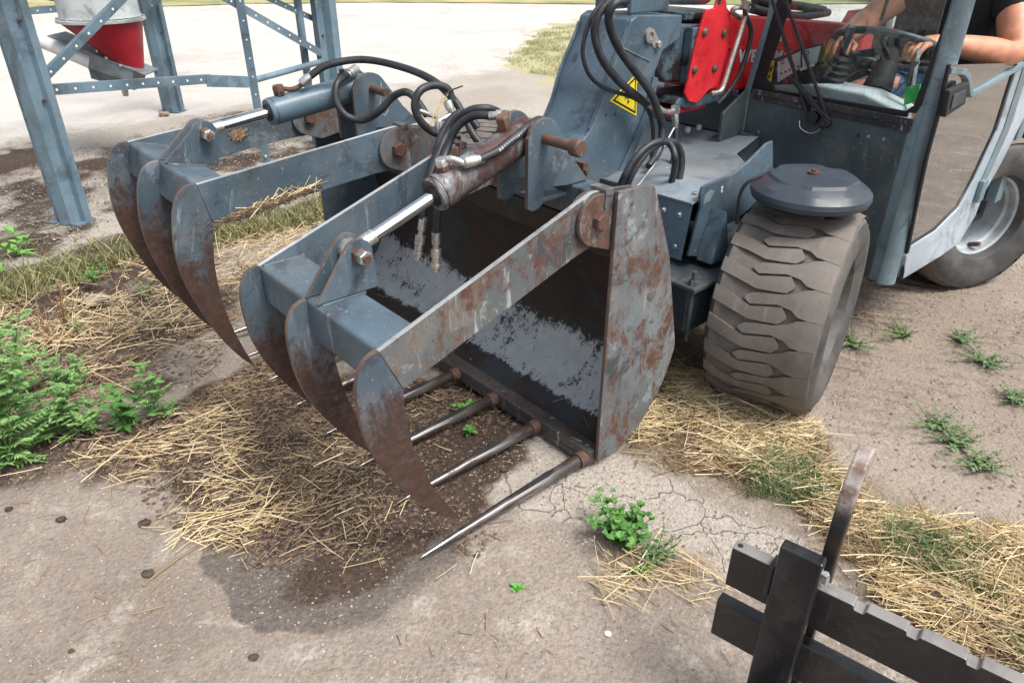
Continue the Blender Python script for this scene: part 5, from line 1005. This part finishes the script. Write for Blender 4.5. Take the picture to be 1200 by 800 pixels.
# ------------------------------------------------------------------ plants
def leaf_strip(V, F, base, d, nrm, L, w_, fold=.15, droop=.2):
    d = d.normalized(); s = d.cross(nrm).normalized(); up = s.cross(d); i = len(V)
    for t_, ww in ((0, .08), (.3, .9), (.6, 1.), (1, .02)):
        c = base + d * L * t_ - Vector((0, 0, 1)) * droop * L * t_ * t_; V.extend([c - s * w_ * ww / 2 + up * w_ * fold * ww, c, c + s * w_ * ww / 2 + up * w_ * fold * ww])
    for k_ in range(3): a = i + k_ * 3; F.extend([(a, a + 1, a + 4, a + 3), (a + 1, a + 2, a + 5, a + 4)])
def plant(base, stems, h, leafL, leafW, nleaf, label, cat='weed', mat='leaf', spread=.35, name='weed_plant', group=None, smat='stalk', feathery=False, z0=None, nxt=0):
    bx_, by_ = base; z = float(gz(bx_, by_)) if z0 is None else z0
    o = thing(name, label, cat, (bx_, by_, z), 0, group); st = MB(); V = []; F = []
    for i in range(stems):
        a = random.uniform(0, 6.28); hh = h * random.uniform(.65, 1.05); r0 = random.uniform(0, .004); ln = spread * random.uniform(.2, 1)
        p0 = Vector((r0 * math.cos(a), r0 * math.sin(a), -.005)); p3 = p0 + Vector((math.cos(a) * ln * hh, math.sin(a) * ln * hh, hh)); p1 = p0.lerp(p3, .4) + Vector((0, 0, hh * .12)); pts = [p0, p1, p3]; st.tube(pts, [max(.0022, h * .008), max(.0016, h * .006), .001], 5, smooth=4)
        for j in range(nleaf):
            t_ = (j + .6) / nleaf; c = (p0.lerp(p1, t_ / .5) if t_ < .5 else p1.lerp(p3, (t_ - .5) / .5)); aa = j * 2.4 + i; el = random.uniform(.1, .7); d = Vector((math.cos(aa) * math.cos(el), math.sin(aa) * math.cos(el), math.sin(el))); L = leafL * random.uniform(.6, 1.15) * (1.15 - .6 * t_)
            if feathery:
                for q_ in range(1, 8):
                    e = d * L * (q_ / 8); side_ = d.cross(Vector((0, 0, 1))).normalized()
                    for sg in (-1, 1): leaf_strip(V, F, c + e, (side_ * sg + d * .8 + Vector((0, 0, random.uniform(-.1, .3)))), Vector((0, 0, 1)), L * .42 * (1 - q_ / 10), leafW * .55)
                leaf_strip(V, F, c, d, Vector((0, 0, 1)), L, leafW * .6, .1)
            else: leaf_strip(V, F, c, d, Vector((0, 0, 1)), L, leafW * random.uniform(.7, 1.2))
    st.tube([(0, 0, -.02), (0, 0, .004)], .0065, 6); so_ = st.build('stem', smat, o)
    me = bpy.data.meshes.new('foliage'); me.from_pydata([tuple(v) for v in V], [], F); me.materials.append(M[mat]); fo = bpy.data.objects.new('foliage', me); COL.objects.link(fo); fo.parent = o; return o
gp = lambda x, y, z=0.: tuple(G(x, y, z)[:2])
FE = dict(mat='feather', feathery=True)
plant(gp(15, 545), 6, .52, .13, .018, 20, 'tallest feathery green weed at the left edge, rooted in the straw', spread=.38, **FE)
plant(gp(-45, 500), 6, .55, .13, .018, 20, 'feathery green weed cut by the left edge behind the tallest one', spread=.38, **FE)
plant(gp(20, 470), 4, .44, .12, .017, 18, 'dense feathery weed between the tallest weed and the dead stalks', spread=.45, **FE)
plant(gp(-10, 430), 4, .42, .12, .017, 18, 'feathery weed at the left edge nearest the slab', spread=.45, **FE)
plant(gp(62, 512), 5, .26, .10, .015, 14, 'low bushy feathery weed right of the tallest weed at the left edge', spread=.8, **FE)
plant(gp(100, 505), 4, .17, .09, .014, 11, 'short feathery weed lying over the straw between the left weeds and the leafy one', spread=1.0, **FE)
plant(gp(85, 455), 3, .20, .09, .014, 12, 'feathery weed in front of the dead reddish stalks', spread=.7, **FE)
plant(gp(150, 500), 6, .18, .065, .030, 10, 'leafy green weed left of the far claws with oval leaves', mat='leaf', spread=.6)
plant(gp(188, 490), 2, .27, .085, .013, 16, 'single upright feathery weed just left of the far claws', spread=.12, **FE)
plant(gp(80, 395), 12, .26, .03, .005, 6, 'dead reddish brown weed stalks in front of the slab edge', cat='dead weed', mat='dry', smat='dry', spread=.45, name='dead_weed')
plant(gp(62, 405), 14, .20, .02, .004, 4, 'pale dry stalks beside the reddish dead weed', cat='dead weed', mat='straw', smat='dry', spread=.5, name='dead_weed')
plant(gp(95, 395), 4, .12, .05, .024, 6, 'small green weed growing among the dead stalks by the slab', mat='leafdark', spread=.7)
plant(gp(110, 330, .05), 4, .10, .05, .018, 7, 'green weed trailing over the slab edge below the near silo leg', mat='leaf', spread=1.2, z0=.06)
plant(gp(175, 350), 4, .12, .045, .02, 7, 'small dark green weed behind the tip of the farthest claw', mat='leafdark', spread=.8)
plant(gp(-30, 330, .1), 4, .22, .14, .045, 7, 'broad leaved plant at the left edge left of the near silo leg', mat='leafbright', spread=1.1, z0=.1, name='broad_leaved_plant')
plant(gp(20, 300, .1), 3, .12, .10, .034, 5, 'low broad leaved sprig beside the foot of the near silo leg', mat='leafbright', spread=1.2, z0=.1, name='broad_leaved_plant')
plant(gp(730, 632), 40, .12, .046, .020, 9, 'bushy dark green weed on the concrete in front of the right hand tines', mat='leaf', spread=1.25)
plant(gp(768, 655), 22, .075, .03, .007, 9, 'fine leaved green weed right of the bushy one among the straw', mat='leafdark', spread=1.3)
plant(gp(752, 672), 4, .035, .028, .012, 5, 'small bright sprig below the bushy weed', mat='leafbright', spread=.8)
plant(gp(606, 690), 3, .015, .030, .013, 4, 'tiny bright green seedling alone on the bare ground', mat='leafbright', spread=.8, name='seedling')
plant(gp(545, 482), 5, .06, .045, .018, 7, 'green weed growing between the second and third tines', mat='leafbright', spread=.9)
plant(gp(552, 508), 3, .04, .04, .018, 5, 'small green sprig under the third tine', mat='leaf', spread=.9)
for i, (x, y, n_, lb) in enumerate(((1155, 425, 18, 'sprawling green weed in the wheel track right of the front tyre'), (1190, 470, 12, 'creeping weed at the right edge of the wheel track'), (1120, 520, 16, 'creeping grey green weed in the middle of the sandy track'), (1150, 545, 12, 'creeping weed nearest the straw on the sandy track'), (1000, 405, 10, 'dusty low weed just behind the front tyre'), (1060, 395, 8, 'small dry looking weed between tyre and cab corner'), (1095, 500, 7, 'sparse creeping weed left of the track weeds'), (1125, 400, 9, 'flat green weed near the rear wheel'))):
    plant(gp(x, y), n_ + 8, .05, .024, .009, 13, lb, mat='leafdark', spread=3.2, name='creeping_weed', group='creeping weeds on the sandy track')
plant(gp(345, 108 + 230), 3, .1, .05, .012, 6, 'slim green weed at the foot of the mossy slab below the far jaw', mat='leaf', spread=.4)
# clods and stones
def clod(x, y, r_, label, mat='dung', cat='clod', name='dung_clod', z=0.):
    p = G(x, y, z); b = MB(); n_ = 12; V = []; F = []; sd_ = random.random() * 99
    for i in range(7):
        ph = math.pi * i / 6
        for k_ in range(n_): a = 2 * math.pi * k_ / n_; rr_ = r_ * (1 + .45 * (float(fbm(np.array([math.cos(a) * 1.6 + sd_]), np.array([math.sin(a) * 1.6 + ph * 1.5]))[0]) - .5) * 2); V.append((rr_ * math.sin(ph) * math.cos(a) * 1.15, rr_ * math.sin(ph) * math.sin(a), rr_ * math.cos(ph) * .5))
    for i in range(6):
        for k_ in range(n_): F.append((i * n_ + k_, (i + 1) * n_ + k_, (i + 1) * n_ + (k_ + 1) % n_, i * n_ + (k_ + 1) % n_))
    b.add(V, F, 0, False); zz = z if z else float(gz(p[0], p[1])); o = b.build(name, mat, None, locn=(p[0], p[1], zz + r_ * .45)); return meta(o, label, cat)
clod(319, 587, .017, 'dark dung clod right of the fanned straw heap'); clod(171, 616, .017, 'dark dung clod at the left end of the fanned straw'); clod(73, 612, .013, 'dung clod on bare concrete near the left edge'); clod(174, 674, .015, 'dung clod at the lower end of the long dark stalk')
clod(298, 772, .011, 'small clod alone near the bottom edge below the damp patch'); clod(12, 600, .011, 'dung clod at the extreme left edge'); clod(85, 764, .007, 'smallest clod at the lower left'); clod(133, 549, .014, 'clod in the straw below the left weeds'); clod(281, 622, .013, 'clod beneath the straw fan above the damp patch'); clod(592, 553, .012, 'dark clod between the two nearest tines')
clod(192, 136, .045, 'broken brown stone at the foot of the rear silo leg', 'stone', 'stone', 'stone', .1); clod(115, 358, .05, 'flat mossy stone in front of the slab edge', 'stone', 'stone', 'stone'); clod(712, 743, .008, 'small white stone chip on the concrete near the bottom centre', 'white', 'stone', 'stone')
b = MB(); b.tube([Vector((*gp(168, 688), .008)), Vector((*gp(205, 660), .012)), Vector((*gp(250, 632), .008))], [.003, .004, .002], 6, smooth=3); meta(b.build('dry_stalk', 'strawdark'), 'long dark stalk lying diagonally left of the damp patch', 'stalk')
b = MB(); b.tube([Vector((*gp(1085, 700), .02)), Vector((*gp(1120, 718), .024)), Vector((*gp(1160, 742), .018))], [.010, .012, .006], 7, smooth=3); meta(b.build('wooden_stick', 'bark'), 'weathered wooden stick in the straw beyond the carriage bar', 'stick')

# ------------------------------------------------------------------ trees and hedge beyond the yard
def tree(x, y, h, label, seed, cr=1.6, n=1600, name='leafy_tree', low=.35):
    r2 = np.random.default_rng(seed); o = thing(name, label, 'tree', (x, y, .1), 0, 'trees beyond the yard'); b = MB(); b.tube([(0, 0, -.1), (.05, .03, h * .3), (0, .1, h * .6), (.1, 0, h * .85)], [h * .035, h * .028, h * .018, h * .006], 9, smooth=4)
    for k_ in range(6): a = k_ * 1.1; z_ = h * (.35 + .07 * k_); b.tube([(0, 0, z_), (math.cos(a) * cr * .4, math.sin(a) * cr * .4, z_ + h * .12), (math.cos(a) * cr * .8, math.sin(a) * cr * .8, z_ + h * .18)], [h * .014, h * .009, h * .003], 6)
    b.build('trunk', 'bark', o); V = []; F = []
    cl = r2.normal(0, 1, (26, 3)); cl /= np.linalg.norm(cl, axis=1)[:, None]; cl = cl * r2.uniform(.4, 1, (26, 1)) * np.array([cr, cr, h * .36]) + np.array([0, 0, h * (low + .3)])
    c = cl[r2.integers(0, 26, n)] + r2.normal(0, cr * .24, (n, 3)); d1 = r2.normal(0, 1, (n, 3)); d1 /= np.linalg.norm(d1, axis=1)[:, None]; d2 = np.cross(d1, r2.normal(0, 1, (n, 3))); d2 /= np.linalg.norm(d2, axis=1)[:, None]; s_ = r2.uniform(.06, .16, (n, 1)) * cr / 1.6
    V = np.stack([c - d1 * s_, c - d2 * s_ * .6, c + d1 * s_, c + d2 * s_ * .6], 1).reshape(-1, 3); F = np.arange(n * 4).reshape(-1, 4); f = fast_mesh('crown', V, F, 'leaf'); f.parent = o
tree(10.2, 19.5, 5., 'leafy green tree seen through the windscreen above the red boom', 3, 1.5, 2600, low=.0)
tree(15.5, 23, 6.5, 'broad tree beyond the field right of the cab', 5, 2.4, 2600); tree(4, 31, 7, 'tree far behind the boom beyond the grass', 8, 2.6, 2200); tree(-7, 33, 6.5, 'tree far behind the silo frame', 11, 2.6, 2200); tree(-17, 28, 7.5, 'tree far beyond the yard on the left side', 14, 3, 2200)
